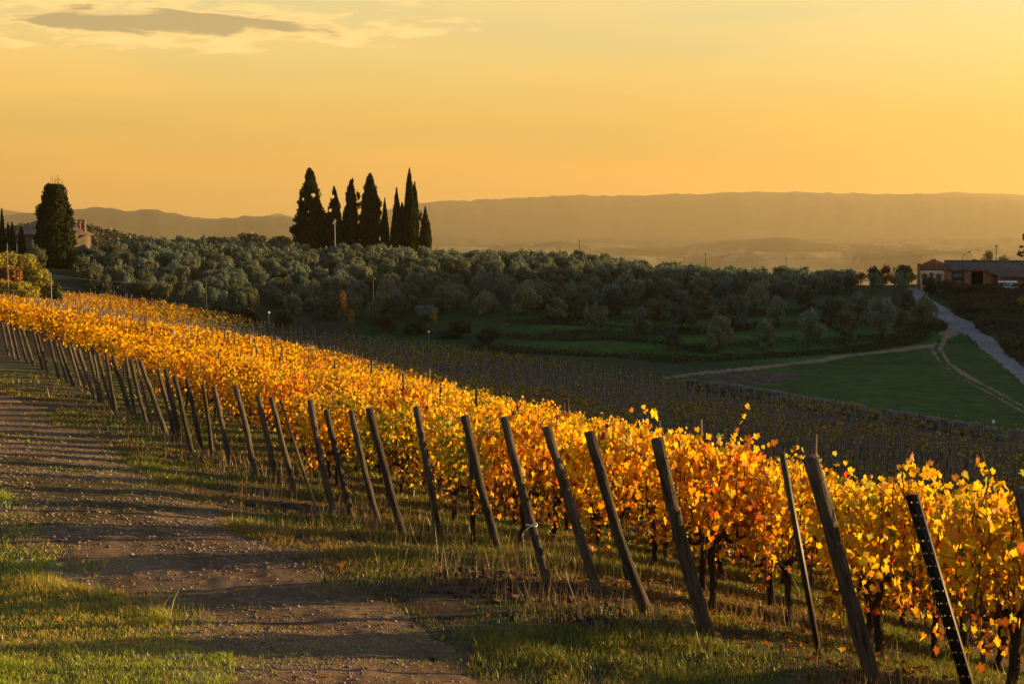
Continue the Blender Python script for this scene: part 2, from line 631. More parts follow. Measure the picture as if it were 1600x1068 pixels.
def mat_simple(name, col, rough=0.7, spec=0.3, metal=0.0, nscale=8.0, var=0.25, stretch=None, bstr=0.3, bdist=0.01, obj_vary=0.0):
    m, g = new_mat(name)
    tc = g.new('ShaderNodeTexCoord')
    v = tc.outputs['Object']
    if stretch:
        mp = g.new('ShaderNodeMapping'); mp.inputs['Scale'].default_value = stretch
        g.l.new(v, mp.inputs['Vector']); v = mp.outputs[0]
    n = g.noise(v, nscale, 5, 0.65)
    f = g.sstep(n, .25, .75, 1 - var, 1 + var)
    if obj_vary:
        oi = g.new('ShaderNodeObjectInfo')
        f = g.m('MULTIPLY', f, g.sstep(oi.outputs['Random'], 0, 1, 1 - obj_vary, 1 + obj_vary))
    c = g.mix(1.0, (*col, 1), g.xyz(f, f, f), 'MULTIPLY')
    g.l.new(pbsdf(g, c, rough, spec, metal, bump=n, bstr=bstr, bdist=bdist), g.out.inputs[0])
    return m


def mat_brick(name, c1, c2, mortar, scale=1.0, wave_tile=False):
    m, g = new_mat(name)
    tc = g.new('ShaderNodeTexCoord')
    b = g.new('ShaderNodeTexBrick')
    mp = g.new('ShaderNodeMapping')
    mp.inputs['Rotation'].default_value = (R(90), 0, 0) if not wave_tile else (0, 0, 0)
    g.l.new(tc.outputs['Object'], mp.inputs['Vector'])
    g.l.new(mp.outputs[0], b.inputs['Vector'])
    b.inputs['Color1'].default_value = (*c1, 1); b.inputs['Color2'].default_value = (*c2, 1); b.inputs['Mortar'].default_value = (*mortar, 1)
    b.inputs['Scale'].default_value = scale
    b.inputs['Mortar Size'].default_value = 0.02
    n = g.noise(tc.outputs['Object'], 1.2, 5, .65)
    f = g.sstep(n, .25, .75, .6, 1.35)
    c = g.mix(1.0, b.outputs[0], g.xyz(f, f, f), 'MULTIPLY')
    g.l.new(pbsdf(g, c, 0.9, 0.2, bump=b.outputs['Fac'], bstr=-0.3), g.out.inputs[0])
    return m


M_GROUND = mat_ground('ground_soil_and_grass')
M_HILL = mat_ground('distant_hills', scale=0.006, bump=0.0)
M_PATH = mat_ground('dirt_path', scale=2.0, lo=0.60, hi=1.32, bump=1.0, bdist=.14)
M_ROAD = mat_ground('pale_gravel', use_attr=False, base=(.215, .195, .18), scale=1.2, bump=.3, lo=.78, hi=1.2)
M_TRACK = mat_ground('worn_track', use_attr=False, base=(.20, .135, .085), scale=0.8)
M_VINE = mat_leaf('vine_leaf', trans=0.60, gloss=0.015, vary=0.10, hue=0.05)
M_FARVINE = mat_leaf('far_vine_leaf', trans=0.60, gloss=0.0, vary=0)
M_GRASS = mat_leaf('grass_blade', trans=0.5, gloss=0.03, vary=0)
M_OLIVE = mat_leaf('olive_leaf', trans=0.34, gloss=0.0, vary=0.32, hue=0.13)
M_TREE = mat_leaf('tree_leaf', trans=0.35, gloss=0.02, vary=0.12, hue=0.05)
M_CYP = mat_leaf('cypress_leaf', trans=0.15, gloss=0.0, vary=0.1, hue=0.03)
M_WOOD = mat_simple('weathered_wood', (.085, .068, .054), 0.85, 0.2, nscale=4.0, var=0.8, stretch=(10, 10, .9), bstr=1.0, bdist=.03, obj_vary=0.3)
M_STEEL = mat_simple('dark_steel', (.035, .032, .03), 0.55, 0.4, metal=0.5, nscale=14, var=0.35)
M_GALV = mat_simple('galvanised_stake', (.19, .15, .135), 0.6, 0.4, metal=0.0, nscale=10, var=0.3, obj_vary=0.3)
M_BARK = mat_simple('vine_bark', (.038, .026, .018), 0.95, 0.1, nscale=18, var=0.5, stretch=(3, 3, .7), bstr=0.9, bdist=0.02)
M_CANE = mat_simple('vine_cane', (.085, .042, .022), 0.8, 0.2, nscale=20, var=0.3)
M_TRUNK = mat_simple('tree_bark', (.075, .06, .045), 0.95, 0.1, nscale=3, var=0.4)
M_WIRE = mat_simple('wire', (.10, .095, .09), 0.45, 0.5, metal=0.8, var=0.1)

# ------------------------------------------------------------------ ground sheet
PATH_PX_R = [(790, 1085), (720, 1030), (640, 968), (560, 925), (480, 882), (400, 835), (300, 778), (230, 738), (170, 702), (110, 665), (60, 640), (20, 618), (-30, 600), (-120, 575)]
PATH_PX_L = [(-200, 600), (-120, 690), (-40, 775), (20, 822), (80, 862), (140, 905), (200, 945), (250, 985), (300, 1030), (330, 1085)]
PATH = hits(PATH_PX_R + PATH_PX_L)
PATH_L_AX = PATH[0]
PATH = np.vstack([[(1.2, 3.0)], PATH[:len(PATH_PX_R)], PATH[len(PATH_PX_R):], [(-2.6, 3.0)]])
ROAD = hits([(1405, 452), (1420, 463), (1447, 483), (1462, 497), (1484, 511), (1507, 521), (1538, 547), (1569, 574), (1609, 606), (1665, 652),
             (1700, 655), (1620, 588), (1592, 568), (1568, 546), (1533, 517), (1500, 496), (1475, 479), (1452, 466), (1441, 453), (1437, 448)])
TRACK = hits([(1484, 506), (1466, 524), (1453, 540), (1456, 552), (1468, 566), (1490, 583), (1540, 612), (1600, 645), (1660, 676),
              (1660, 662), (1600, 634), (1545, 603), (1500, 577), (1482, 562), (1470, 545), (1478, 530), (1500, 523)])
LANE = hits([(84, 476), (90, 462), (148, 463), (158, 474)])
SIDE = hits([(1460, 536), (1400, 544), (1300, 557), (1200, 570), (1100, 580), (1035, 588), (1035, 592), (1100, 585), (1200, 575), (1300, 562), (1400, 549), (1458, 543)])
MEADOW = hits([(1040, 592), (1200, 574), (1400, 548), (1456, 543), (1480, 516), (1520, 530), (1600, 605), (1700, 690), (1640, 696), (1600, 688), (1480, 670), (1330, 644), (1200, 620), (1080, 604)])
SOIL = hits([(1105, 588), (1180, 578), (1250, 583), (1230, 600), (1170, 604), (1110, 600)])

# vineyard geometry
LINE0 = hit(1360, 1068)[:2]
LINE1 = hit(0, 562)[:2]
LDIR = (LINE1 - LINE0) / np.linalg.norm(LINE1 - LINE0)
RDIR = np.array([0.883, 0.469]); RDIR /= np.linalg.norm(RDIR)
FARB = hits([(90, 474), (152, 474), (330, 500), (500, 530), (650, 548), (800, 568), (1000, 594), (1200, 630), (1400, 662), (1500, 680), (1600, 697), (1700, 712)])
L_END = LINE0 + LDIR * 175
VY = np.vstack([[LINE0 - LDIR * 8 - RDIR * 3], [LINE1 - RDIR * 3], [LINE0 + LDIR * 120 - RDIR * 2], [L_END], FARB, [FARB[-1] + (60, -60)], [LINE0 - LDIR * 8 + RDIR * 60]])


def terrain_grid():
    ang = np.concatenate([np.linspace(-180, -34, 50)[:-1], np.linspace(-34, -23.5, 30)[:-1], np.linspace(-23.5, 13.5, 340)[:-1], np.linspace(13.5, 21.5, 150)[:-1], np.linspace(21.5, 23.5, 16)[:-1], np.linspace(23.5, 62, 110)[:-1], np.linspace(62, 180, 40)])
    ang = np.radians(ang)
    rr = np.concatenate([np.exp(np.linspace(math.log(1.5), math.log(6), 20))[:-1],
                         np.exp(np.linspace(math.log(6), math.log(70), 270))[:-1], np.linspace(70, 190, 120)[:-1],
                         np.linspace(190, 340, 240)[:-1], np.exp(np.linspace(math.log(340), math.log(18500), 190))])
    A, RR = np.meshgrid(ang, rr)
    x = np.sin(A) * RR; y = np.cos(A) * RR
    z = terrain(x.ravel(), y.ravel()).reshape(x.shape)
    return x, y, z


def pal(*c):
    return np.array(c, float)


def ground_colour(x, y):
    n = len(x)
    r = np.hypot(x, y)
    nz = fbm(x / 3.1, y / 3.1, 31, 4)
    nb = fbm(x / 14, y / 14, 33, 3)
    green = pal(.065, .085, .013); dry = pal(.15, .105, .032); soil = pal(.085, .055, .033)
    c = np.outer(1 - sst(nz, .4, .62), green) + np.outer(sst(nz, .4, .62), dry)
    kp = r < 120
    pe = np.zeros(n); pe[kp] = np.exp(-dist_poly(x[kp], y[kp], PATH) / .28) * sst(fbm(x[kp] / .7, y[kp] / .7, 38, 3), .30, .55)
    c = c * (1 - .85 * pe[:, None]) + .85 * pe[:, None] * pal(.20, .145, .085)
    # vineyard floor: soil and thin dry grass
    v = inpoly(x, y, VY) & (r < 300)
    vin = sst(nz, .35, .65)
    dk = (y > 85)[:, None] * 1.0
    cv = np.outer(1 - vin, soil * .8) + np.outer(vin, pal(.075, .075, .022))
    cv = cv * (1 - dk) + dk * (np.outer(1 - vin, pal(.080, .048, .034)) + np.outer(vin, pal(.062, .048, .020)))
    c[v] = cv[v]
    so = ((np.c_[x, y] - LINE0) @ np.array([RDIR[0], RDIR[1]]))
    cz = ((so > -2.2) & (so < .5) & (r < 60)) * sst(fbm(x / 1.6, y / 1.6, 88, 3), .46, .58)
    c = c * (1 - cz[:, None]) + cz[:, None] * soil * .75
    # olive grove floor and everything past the vineyard
    g = (~v) & (y > 125) & (r < 700)
    k = sst(nb, .35, .6)
    cg = np.outer(1 - k, pal(.022, .044, .008)) + np.outer(k, pal(.034, .036, .012))
    c[g] = cg[g]
    # banks of the terraces are rough and brown
    e = .6
    gx = (terrain(x + e, y, False) - terrain(x - e, y, False)) / (2 * e); gy = (terrain(x, y + e, False) - terrain(x, y - e, False)) / (2 * e)
    steep = sst(np.hypot(gx, gy), .20, .42) * (y > 185) * (y < 265) * (x > -10) * (x < 95)
    tread = (sst(x, -4, 8) * sst(y, 190, 198) * sst(y, 250, 232) * sst(x, 95, 85) * (~v))[:, None]
    c = c * (1 - tread) + tread * (pal(.034, .085, .008) * (.7 + .6 * nb[:, None]))
    c = c * (1 - steep[:, None]) + steep[:, None] * np.where((nz > .5)[:, None], pal(.040, .032, .014), pal(.026, .027, .011))
    m = inpoly(x, y, MEADOW)
    km = sst(fbm(x / 7, y / 7, 35, 4), .35, .68)
    cm = np.outer(1 - km, pal(.018, .064, .005)) + np.outer(km, pal(.032, .068, .007))
    c[m] = cm[m]
    s = inpoly(x + 3 * (fbm(x / 3, y / 3, 36, 3) - .5), y + 5 * (fbm(x / 3, y / 3, 37, 3) - .5), SOIL)
    c[s] = pal(.075, .045, .032)
    return c


def build_ground():
    x, y, z = terrain_grid()
    nr, na = x.shape
    idx = np.arange(nr * na).reshape(nr, na)
    F = np.stack([idx[:-1, :-1], idx[:-1, 1:], idx[1:, 1:], idx[1:, :-1]], -1).reshape(-1, 4)
    X, Y, Z = x.ravel(), y.ravel(), z.ravel()
    cx = X[F].mean(1); cy = Y[F].mean(1)
    r = np.hypot(cx, cy)
    wob = lambda s, a, q: a * (fbm(cx / s, cy / s, q, 3) - .5)
    reg = np.zeros(len(F), int)
    reg[r > 520] = 5
    k = r < 130
    px_ = cx + wob(1.3, 1.1, 51); py_ = cy + wob(1.6, 1.6, 52)
    inp = np.zeros(len(F), bool); inp[k] = inpoly(px_[k], py_[k], PATH)
    reg[inp] = 1
    k = (r > 120) & (r < 420)
    sx = cx + wob(2.2, .45, 53); sy = cy + wob(2.2, 1.6, 54)
    for poly, q in ((TRACK, 3), (SIDE, 3), (ROAD, 2), (LANE, 2)):
        t = np.zeros(len(F), bool); t[k] = inpoly(sx[k], sy[k], poly)
        reg[t] = q
    mid = hits([(1468, 524), (1461, 545), (1475, 567), (1496, 585), (1541, 607), (1600, 639), (1660, 669)])
    q3 = np.nonzero(reg == 3)[0]
    strip = dist_poly(cx[q3], cy[q3], mid, closed=False) < .36 + .12 * (vnoise(cx[q3], cy[q3], 55) - .5)
    reg[q3[strip]] = 0
    # grass strip between the two wheel ruts of the track
    cols = ground_colour(X, Y)
    far = np.hypot(X, Y) > 480
    hn = fbm(X / 260, Y / 330, 61, 4); hf = vnoise(X / 170, Y / 210, 62)
    hc = np.where((hn > .52)[:, None], pal(.014, .018, .007), np.where((hf > .55)[:, None], pal(.24, .18, .085), pal(.11, .105, .045)))  # pale valley fields; their lightness also stands in for low mist
    rr_ = np.hypot(X, Y)
    hc = np.where((rr_ > 8500)[:, None] | (rr_ < 1200)[:, None], pal(.034, .040, .018) * (0.8 + .5 * hn[:, None]), hc)
    cols[far] = hc[far]
    pn = fbm(X / .9, Y / .9, 65, 4); pg = fbm(X / 2.6, Y / 2.6, 66, 3)
    pc = np.outer(np.ones(len(X)), pal(.27, .178, .108)) * (0.7 + .6 * pn[:, None])
    pgk = sst(pg, .58, .70)[:, None]; pc = pc * (1 - pgk) + pgk * pal(.12, .095, .04)
    names = {0: ('ground', M_GROUND, cols), 1: ('path', M_PATH, pc), 2: ('gravel_road', M_ROAD, None), 3: ('farm_track', M_TRACK, None), 5: ('hills', M_HILL, cols)}
    V = np.c_[X, Y, Z]
    for q, (nm, mt, cc) in names.items():
        f = F[reg == q]
        if not len(f):
            continue
        u, inv = np.unique(f, return_inverse=True)
        me = mesh_np(nm, V[u], inv.reshape(-1, 4), mt, cols=None if cc is None else cc[u], smooth=True)
        tag(mobj(nm, me), kind='structure')


build_ground()

# ------------------------------------------------------------------ foliage helpers
def rand_unit(n, rg):
    v = rg.normal(size=(n, 3))
    return v / np.linalg.norm(v, axis=1, keepdims=True)


def frames(nrm, rg):
    """random tangent frames for unit normals"""
    a = rand_unit(len(nrm), rg)
    t = np.cross(nrm, a); t /= np.linalg.norm(t, axis=1, keepdims=True) + 1e-9
    b = np.cross(nrm, t)
    return t, b


def kites(pos, t, b, sl, sw):
    """pointed leaf-clump quads: pos (N,3), t long axis, b short axis"""
    sl = np.asarray(sl)[:, None]; sw = np.asarray(sw)[:, None]
    v = np.stack([pos - t * sl * .5, pos + b * sw * .5 + t * sl * .05, pos + t * sl * .5, pos - b * sw * .5 + t * sl * .05], 1)
    n = len(pos)
    return v.reshape(-1, 3), np.arange(n * 4).reshape(n, 4)


def blob_points(blobs, n, rg, shell=0.45):
    """points in a union of ellipsoids (cx,cy,cz,rx,ry,rz), denser near the surface; returns pos, outward"""
    B = np.array(blobs, float)
    w = (B[:, 3] * B[:, 4] * B[:, 5]) ** (2 / 3)
    k = rg.choice(len(B), n, p=w / w.sum())
    d = rand_unit(n, rg)
    rad = (shell + (1 - shell) * rg.random(n)) * (0.88 + .24 * rg.random(n))
    return B[k, :3] + d * rad[:, None] * B[k, 3:], d, k


def crown_mesh(name, blobs, n, size, pal_, mat, seed, hang=0.0, shell=.45, aspect=.55, face=1.0):
    rg = np.random.default_rng(seed)
    p, d, k = blob_points(blobs, n, rg, shell)
    nr = d * face + rand_unit(n, rg) * .9
    nr /= np.linalg.norm(nr, axis=1, keepdims=True)
    t, b = frames(nr, rg)
    if hang:
        t = t + np.array([0, 0, hang]) * rg.choice([-1, 1], n)[:, None]
        t /= np.linalg.norm(t, axis=1, keepdims=True)
    s = size * (.6 + .8 * rg.random(n))
    v, f = kites(p, t, b, s, s * aspect)
    P = np.array(pal_, float)
    c = P[rg.integers(0, len(P), n)] * (.75 + .5 * rg.random(n))[:, None]
    return mesh_np(name, v, f, mat, cols=np.repeat(c, 4, 0))


# grape leaf outline: five lobes round the petiole
_ang = np.radians([-90, -62, -38, -12, 14, 40, 62, 76, 90, 104, 118, 140, 166, 192, 218, 242])
_rad = np.array([.16, .46, .52, .40, .56, .40, .46, .52, .62, .52, .46, .40, .56, .40, .52, .46])
LEAF_XY = np.c_[np.cos(_ang) * _rad, np.sin(_ang) * _rad]
LEAF8 = LEAF_XY[[0, 1, 3, 4, 5, 8, 11, 12, 13, 15]]


def vine_leaves(pos, nrm, up, size, cols, rg, outline, fold=.22):
    n = len(pos)
    t = up - nrm * (up * nrm).sum(1)[:, None]
    t /= np.linalg.norm(t, axis=1, keepdims=True) + 1e-9
    b = np.cross(t, nrm)
    K = len(outline)
    ou = outline[None] * size[:, None, None] * (1 + .12 * (rg.random((n, K, 1)) - .5))
    fo = (fold * (rg.random(n) * 2.6 - .6))[:, None] * np.abs(ou[:, :, 0]) - (.9 * rg.random(n) - .15)[:, None] * np.abs(ou[:, :, 1]) ** 2 / size[:, None]
    ring = pos[:, None] + b[:, None] * ou[:, :, :1] + t[:, None] * ou[:, :, 1:] + nrm[:, None] * fo[..., None]
    v = np.concatenate([pos[:, None], ring], 1).reshape(-1, 3)
    i = np.arange(n)[:, None] * (K + 1)
    a = np.arange(K)
    f = np.stack([np.broadcast_to(i, (n, K)), i + 1 + a, i + 1 + (a + 1) % K], -1).reshape(-1, 3)
    cc = np.repeat(cols[:, None], K + 1, 1) * (1 + np.r_[0.15, np.full(K, -.06)])[None, :, None]
    dry_ = (rg.random((n, K + 1)) < (.08 + .30 * (rg.random(n) < .4))[:, None]) * rg.uniform(.35, .85, (n, K + 1))
    dry_[:, 0] *= .3
    cc = cc * (1 - dry_[..., None] * np.array([.35, .62, .7]))
    return v, f, cc.reshape(-1, 3)


LEAF_PAL = np.array([(.90, .54, .010), (.90, .60, .014), (.88, .44, .010), (.80, .30, .010), (.62, .17, .014), (.50, .060, .012), (.36, .37, .035), (.16, .22, .022), (.30, .13, .03)])


def leaf_cols(n, rg, w):
    w = np.array(w, float); w /= w.sum()
    k = rg.choice(len(LEAF_PAL), n, p=w)
    return np.clip(LEAF_PAL[k] * (.78 + .4 * rg.random((n, 1))), 0, .9)


W_GOLD = (32, 24, 24, 10, 3.5, 1, 4, 1.5, 4)
W_GREEN = (18, 16, 8, 2, 1, 0, 30, 20, 3)
W_RED = (16, 10, 16, 16, 14, 13, 4, 3, 8)
W_ORANGE = (14, 10, 24, 22, 10, 5, 2, 1, 8)


def vine_leaf_field(n, rg, L=1.0, top=1.62, low=.62, half=.26):
    """positions of leaves along one metre of trellis: dense in the wire zone, ragged above and below"""
    z = np.where(rg.random(n) < .95, low + (top - low) * rg.beta(1.8, 1.0, n), top + .17 * rg.random(n) ** 1.5)
    y = rg.normal(0, half * .62, n) * (1 - .5 * np.clip((z - top) / .3, 0, 1))
    x = (rg.random(n) - .5) * L * 1.15
    clump = .10
    cx = rg.random((14, 3)) * [L * 1.1, half * 2.4, top - low] + [-L * .55, -half * 1.2, low]
    q = rg.integers(0, 14, n); m = rg.random(n) < .35
    p = np.c_[x, y, z]
    p[m] = cx[q[m]] + rg.normal(0, clump, (m.sum(), 3))
    return p


# local frame of a vine: x along the row (downhill, away from the path), y across, z up
def make_vine_proto(seed, weights, nl=430, shoots=3, tall=0.0):
    rg = np.random.default_rng(seed)
    rnd = random.Random(seed)
    root = empty('grapevine', (0, 0, -500))
    p = vine_leaf_field(nl, rg, top=rnd.uniform(1.52, 1.66), low=rnd.uniform(.40, .62))
    # canes carry leaves above the wires
    mb = MB()
    tips = []
    for k in range(13):
        x0 = rnd.uniform(-.5, .5); y0 = rnd.uniform(-.16, .16)
        pts = [Vector((x0, y0, .68))]
        dx, dy = rnd.uniform(-.12, .12), rnd.uniform(-.10, .10)
        H = rnd.uniform(.75, 1.05)
        if k < shoots:
            H += rnd.uniform(.1, .3) + tall
        for i in range(1, 7):
            f = i / 6
            bend = max(0, f - .6) * rnd.uniform(-.5, .5) if k < shoots else 0
            pts.append(Vector((x0 + dx * f + .03 * rnd.uniform(-1, 1) + bend, y0 + dy * f + .03 * rnd.uniform(-1, 1), .68 + H * f)))
        mb.tube(pts, [.0075 - .0025 * i / 6 for i in range(7)], 5, cap=False)
        for i in (3, 4, 5, 6):
            for _ in range(2 if k >= shoots else 4):
                q = pts[i].lerp(pts[i - 1], rnd.random())
                tips.append(q + Vector((rnd.uniform(-.05, .05), rnd.uniform(-.05, .05), rnd.uniform(-.05, .02))))
    # a few stray hanging canes low down
    for k in range(18):
        a = Vector((rnd.uniform(-.5, .5), rnd.uniform(-.12, .12), rnd.uniform(.6, 1.1)))
        b = a + Vector((rnd.uniform(-.35, .35), rnd.uniform(-.3, .3), rnd.uniform(-.45, -.1)))
        c = (a + b) / 2 + Vector((0, 0, .12))
        mb.tube([a, c, b], [.006, .005, .003], 4, cap=False)
    p = np.vstack([p, np.array([tuple(q) for q in tips])])
    n = len(p)
    nr = rg.normal(size=(n, 3)) * [1.0, .75, .40] + np.array([0, 0, .12])
    nr /= np.linalg.norm(nr, axis=1, keepdims=True)
    up = rg.normal(size=(n, 3)) * .55 + np.array([0, 0, -1.0])
    sz = rg.uniform(.042, .092, n)
    c = leaf_cols(n, rg, weights)
    lowd = np.clip((1.05 - p[:, 2]) / .5, 0, 1)          # old leaves low on the vine are browner
    brown = (rg.random(n) < lowd * .52)[:, None]
    rust = np.array([(.34, .13, .025), (.40, .10, .018), (.22, .09, .03)])[rg.integers(0, 3, n)]
    c = np.where(brown, rust * (.6 + .6 * rg.random((n, 1))), c)
    v, f, cc = vine_leaves(p, nr, up, sz, c, rg, LEAF_XY)
    mobj('foliage', mesh_np('foliage', v, f, M_VINE, cols=cc), root)
    mb.obj('cane', M_CANE, root)
    tb = MB()
    lean = rnd.uniform(-.12, .12); wob = rnd.uniform(-.07, .07)
    pts = [(lean * .2, wob * .2, -.12), (lean * .5 + .02, wob, .12), (lean * .3 - .02, -wob * .6, .34), (lean * .8 + .03, wob * .4, .54), (lean, 0, .68)]
    tb.tube(pts, [.052, .040, .036, .038, .046], 8, jit=.45, seed=seed)
    for s in (-1, 1):
        e = rnd.uniform(.34, .5)
        tb.tube([(lean, 0, .65), (lean + s * .10, rnd.uniform(-.02, .02), .74), (lean + s * e * .6, rnd.uniform(-.03, .03), .70 + rnd.uniform(-.03, .03)), (lean + s * e, rnd.uniform(-.03, .03), .72)],
                [.038, .030, .022, .013], 6, jit=.5, seed=seed + s)
        for k in range(2):
            q = lean + s * e * (.4 + .4 * k)
            tb.tube([(q, 0, .71), (q + .02, rnd.uniform(-.02, .02), .80)], [.018, .010], 5, jit=.4, seed=seed + k)
    tb.obj('trunk', M_BARK, root, smooth=True)
    return root


def copy_tree(o, parent=None):
    c = o.copy()
    COL.objects.link(c)
    c.parent = parent
    for ch in o.children:
        copy_tree(ch, c)
    return c


ROW_RZ = math.atan2(RDIR[1], RDIR[0])
NL = np.array([-RDIR[1], RDIR[0]])


FEET_PX = [(1700, 1190), (1535, 1128), (1362, 1068), (1105, 986), (1013, 957), (935, 925), (855, 911), (781, 868), (687, 850), (631, 836), (593, 815), (521, 800), (460, 768), (398, 747), (362, 722), (317, 713), (283, 690),
           (260, 680), (229, 660), (204, 648), (176, 640), (154, 629), (127, 611), (106, 598), (76, 583), (43, 566), (14, 557)]
FEET = hits(FEET_PX)
_fs = (FEET - LINE0) @ LDIR
_fo = (FEET - LINE0) @ RDIR
_ord = np.argsort(_fs)
_fs, _fo = _fs[_ord], _fo[_ord]
_fo = np.convolve(np.r_[_fo[0], _fo, _fo[-1]], [.25, .5, .25], 'valid')


def row_start(i):
    s_ = i * ROW_STEP - .55
    return LINE0 + LDIR * s_ + RDIR * float(np.interp(s_, _fs, _fo))


ROW_STEP = 2.0


def vine_sites():
    """every vine of the field: position, distance, row number, place in the row"""
    rows = []
    for i in range(-6, 110):
        o = row_start(i)
        t = np.arange(.85, 150, 1.0)
        rg = np.random.default_rng(1000 + i)
        t = (t + rg.uniform(-.14, .14, len(t)) + rg.uniform(-.35, .45))[rg.random(len(t)) > .06]
        p = o[None] + RDIR[None] * t[:, None]
        rows.append(np.c_[p, np.full(len(t), i), t])
    S = np.vstack(rows)
    k = inpoly(S[:, 0], S[:, 1], VY) & (S[:, 1] > 7.5)
    S = S[k]
    k = (np.abs(S[:, 0]) < .372 * S[:, 1] + 1.6)
    return S[k]


SITES = vine_sites()
_d = np.hypot(SITES[:, 0], SITES[:, 1])
SITES = SITES[np.argsort(_d)]
SITES_D = np.sort(_d)
SITES_Z = terrain(SITES[:, 0], SITES[:, 1])
N_NEAR = 298


def px_of(x, y, z):
    f = y * cP - z * sP
    u = y * sP + z * cP
    return 800 + FPX * x / f, 534 - FPX * u / f


def build_near_vines():
    kinds = [('gold', W_GOLD, 8), ('orange', W_ORANGE, 3), ('red', W_RED, 2), ('green', W_GREEN, 2)]
    protos = {}
    s = 300
    for nm, w, c in kinds:
        protos[nm] = []
        for k in range(c):
            protos[nm].append(make_vine_proto(s, w, nl=790 + 55 * (k % 4), shoots=1 + k % 3, tall=.14 if (nm == 'gold' and k == 3) else 0.0))
            s += 1
    lab = {'gold': 'golden-leaved grapevine trained on wires in the sunlit vineyard rows',
           'orange': 'orange-leaved grapevine among golden vines in the sunlit rows',
           'red': 'red-leaved grapevine standing out among yellow vines near the end posts',
           'green': 'grapevine with many leaves still green among the golden vines'}
    rnd = random.Random(5)
    for i in range(N_NEAR):
        x, y, row, t = SITES[i]
        z = SITES_Z[i]
        px, py = px_of(x, y, z + 1.0)
        k = 'gold'
        q = rnd.random()
        if q < .10: k = 'orange'
        elif q < .115: k = 'red'
        elif q < .18: k = 'green'
        if 1110 < px < 1225 and 700 < py < 880 and SITES_D[i] < 16: k = 'orange' if rnd.random() < .3 else k
        if 1130 < px < 1215 and 760 < py < 860 and SITES_D[i] < 14.6: k = 'red'
        if 860 < px < 935 and SITES_D[i] < 19: k = 'green' if rnd.random() < .4 else k
        if px < 640 and rnd.random() < .25: k = 'orange'
        pr = rnd.choice(protos[k])
        o = copy_tree(pr)
        o.location = (x, y, z - .02)
        o.rotation_euler = (0, rnd.uniform(-.05, .05), ROW_RZ + (math.pi if rnd.random() < .5 else 0) + rnd.uniform(-.08, .08))
        sc = rnd.uniform(.90, 1.10)
        o.scale = (1.0, rnd.uniform(.85, 1.2), sc * 1.05)
        tag(o, lab[k], 'grapevine', k + ' grapevines in the near rows')
    for L in protos.values():
        for p in L:
            for ch in list(p.children):
                bpy.data.objects.remove(ch)
            bpy.data.objects.remove(p)


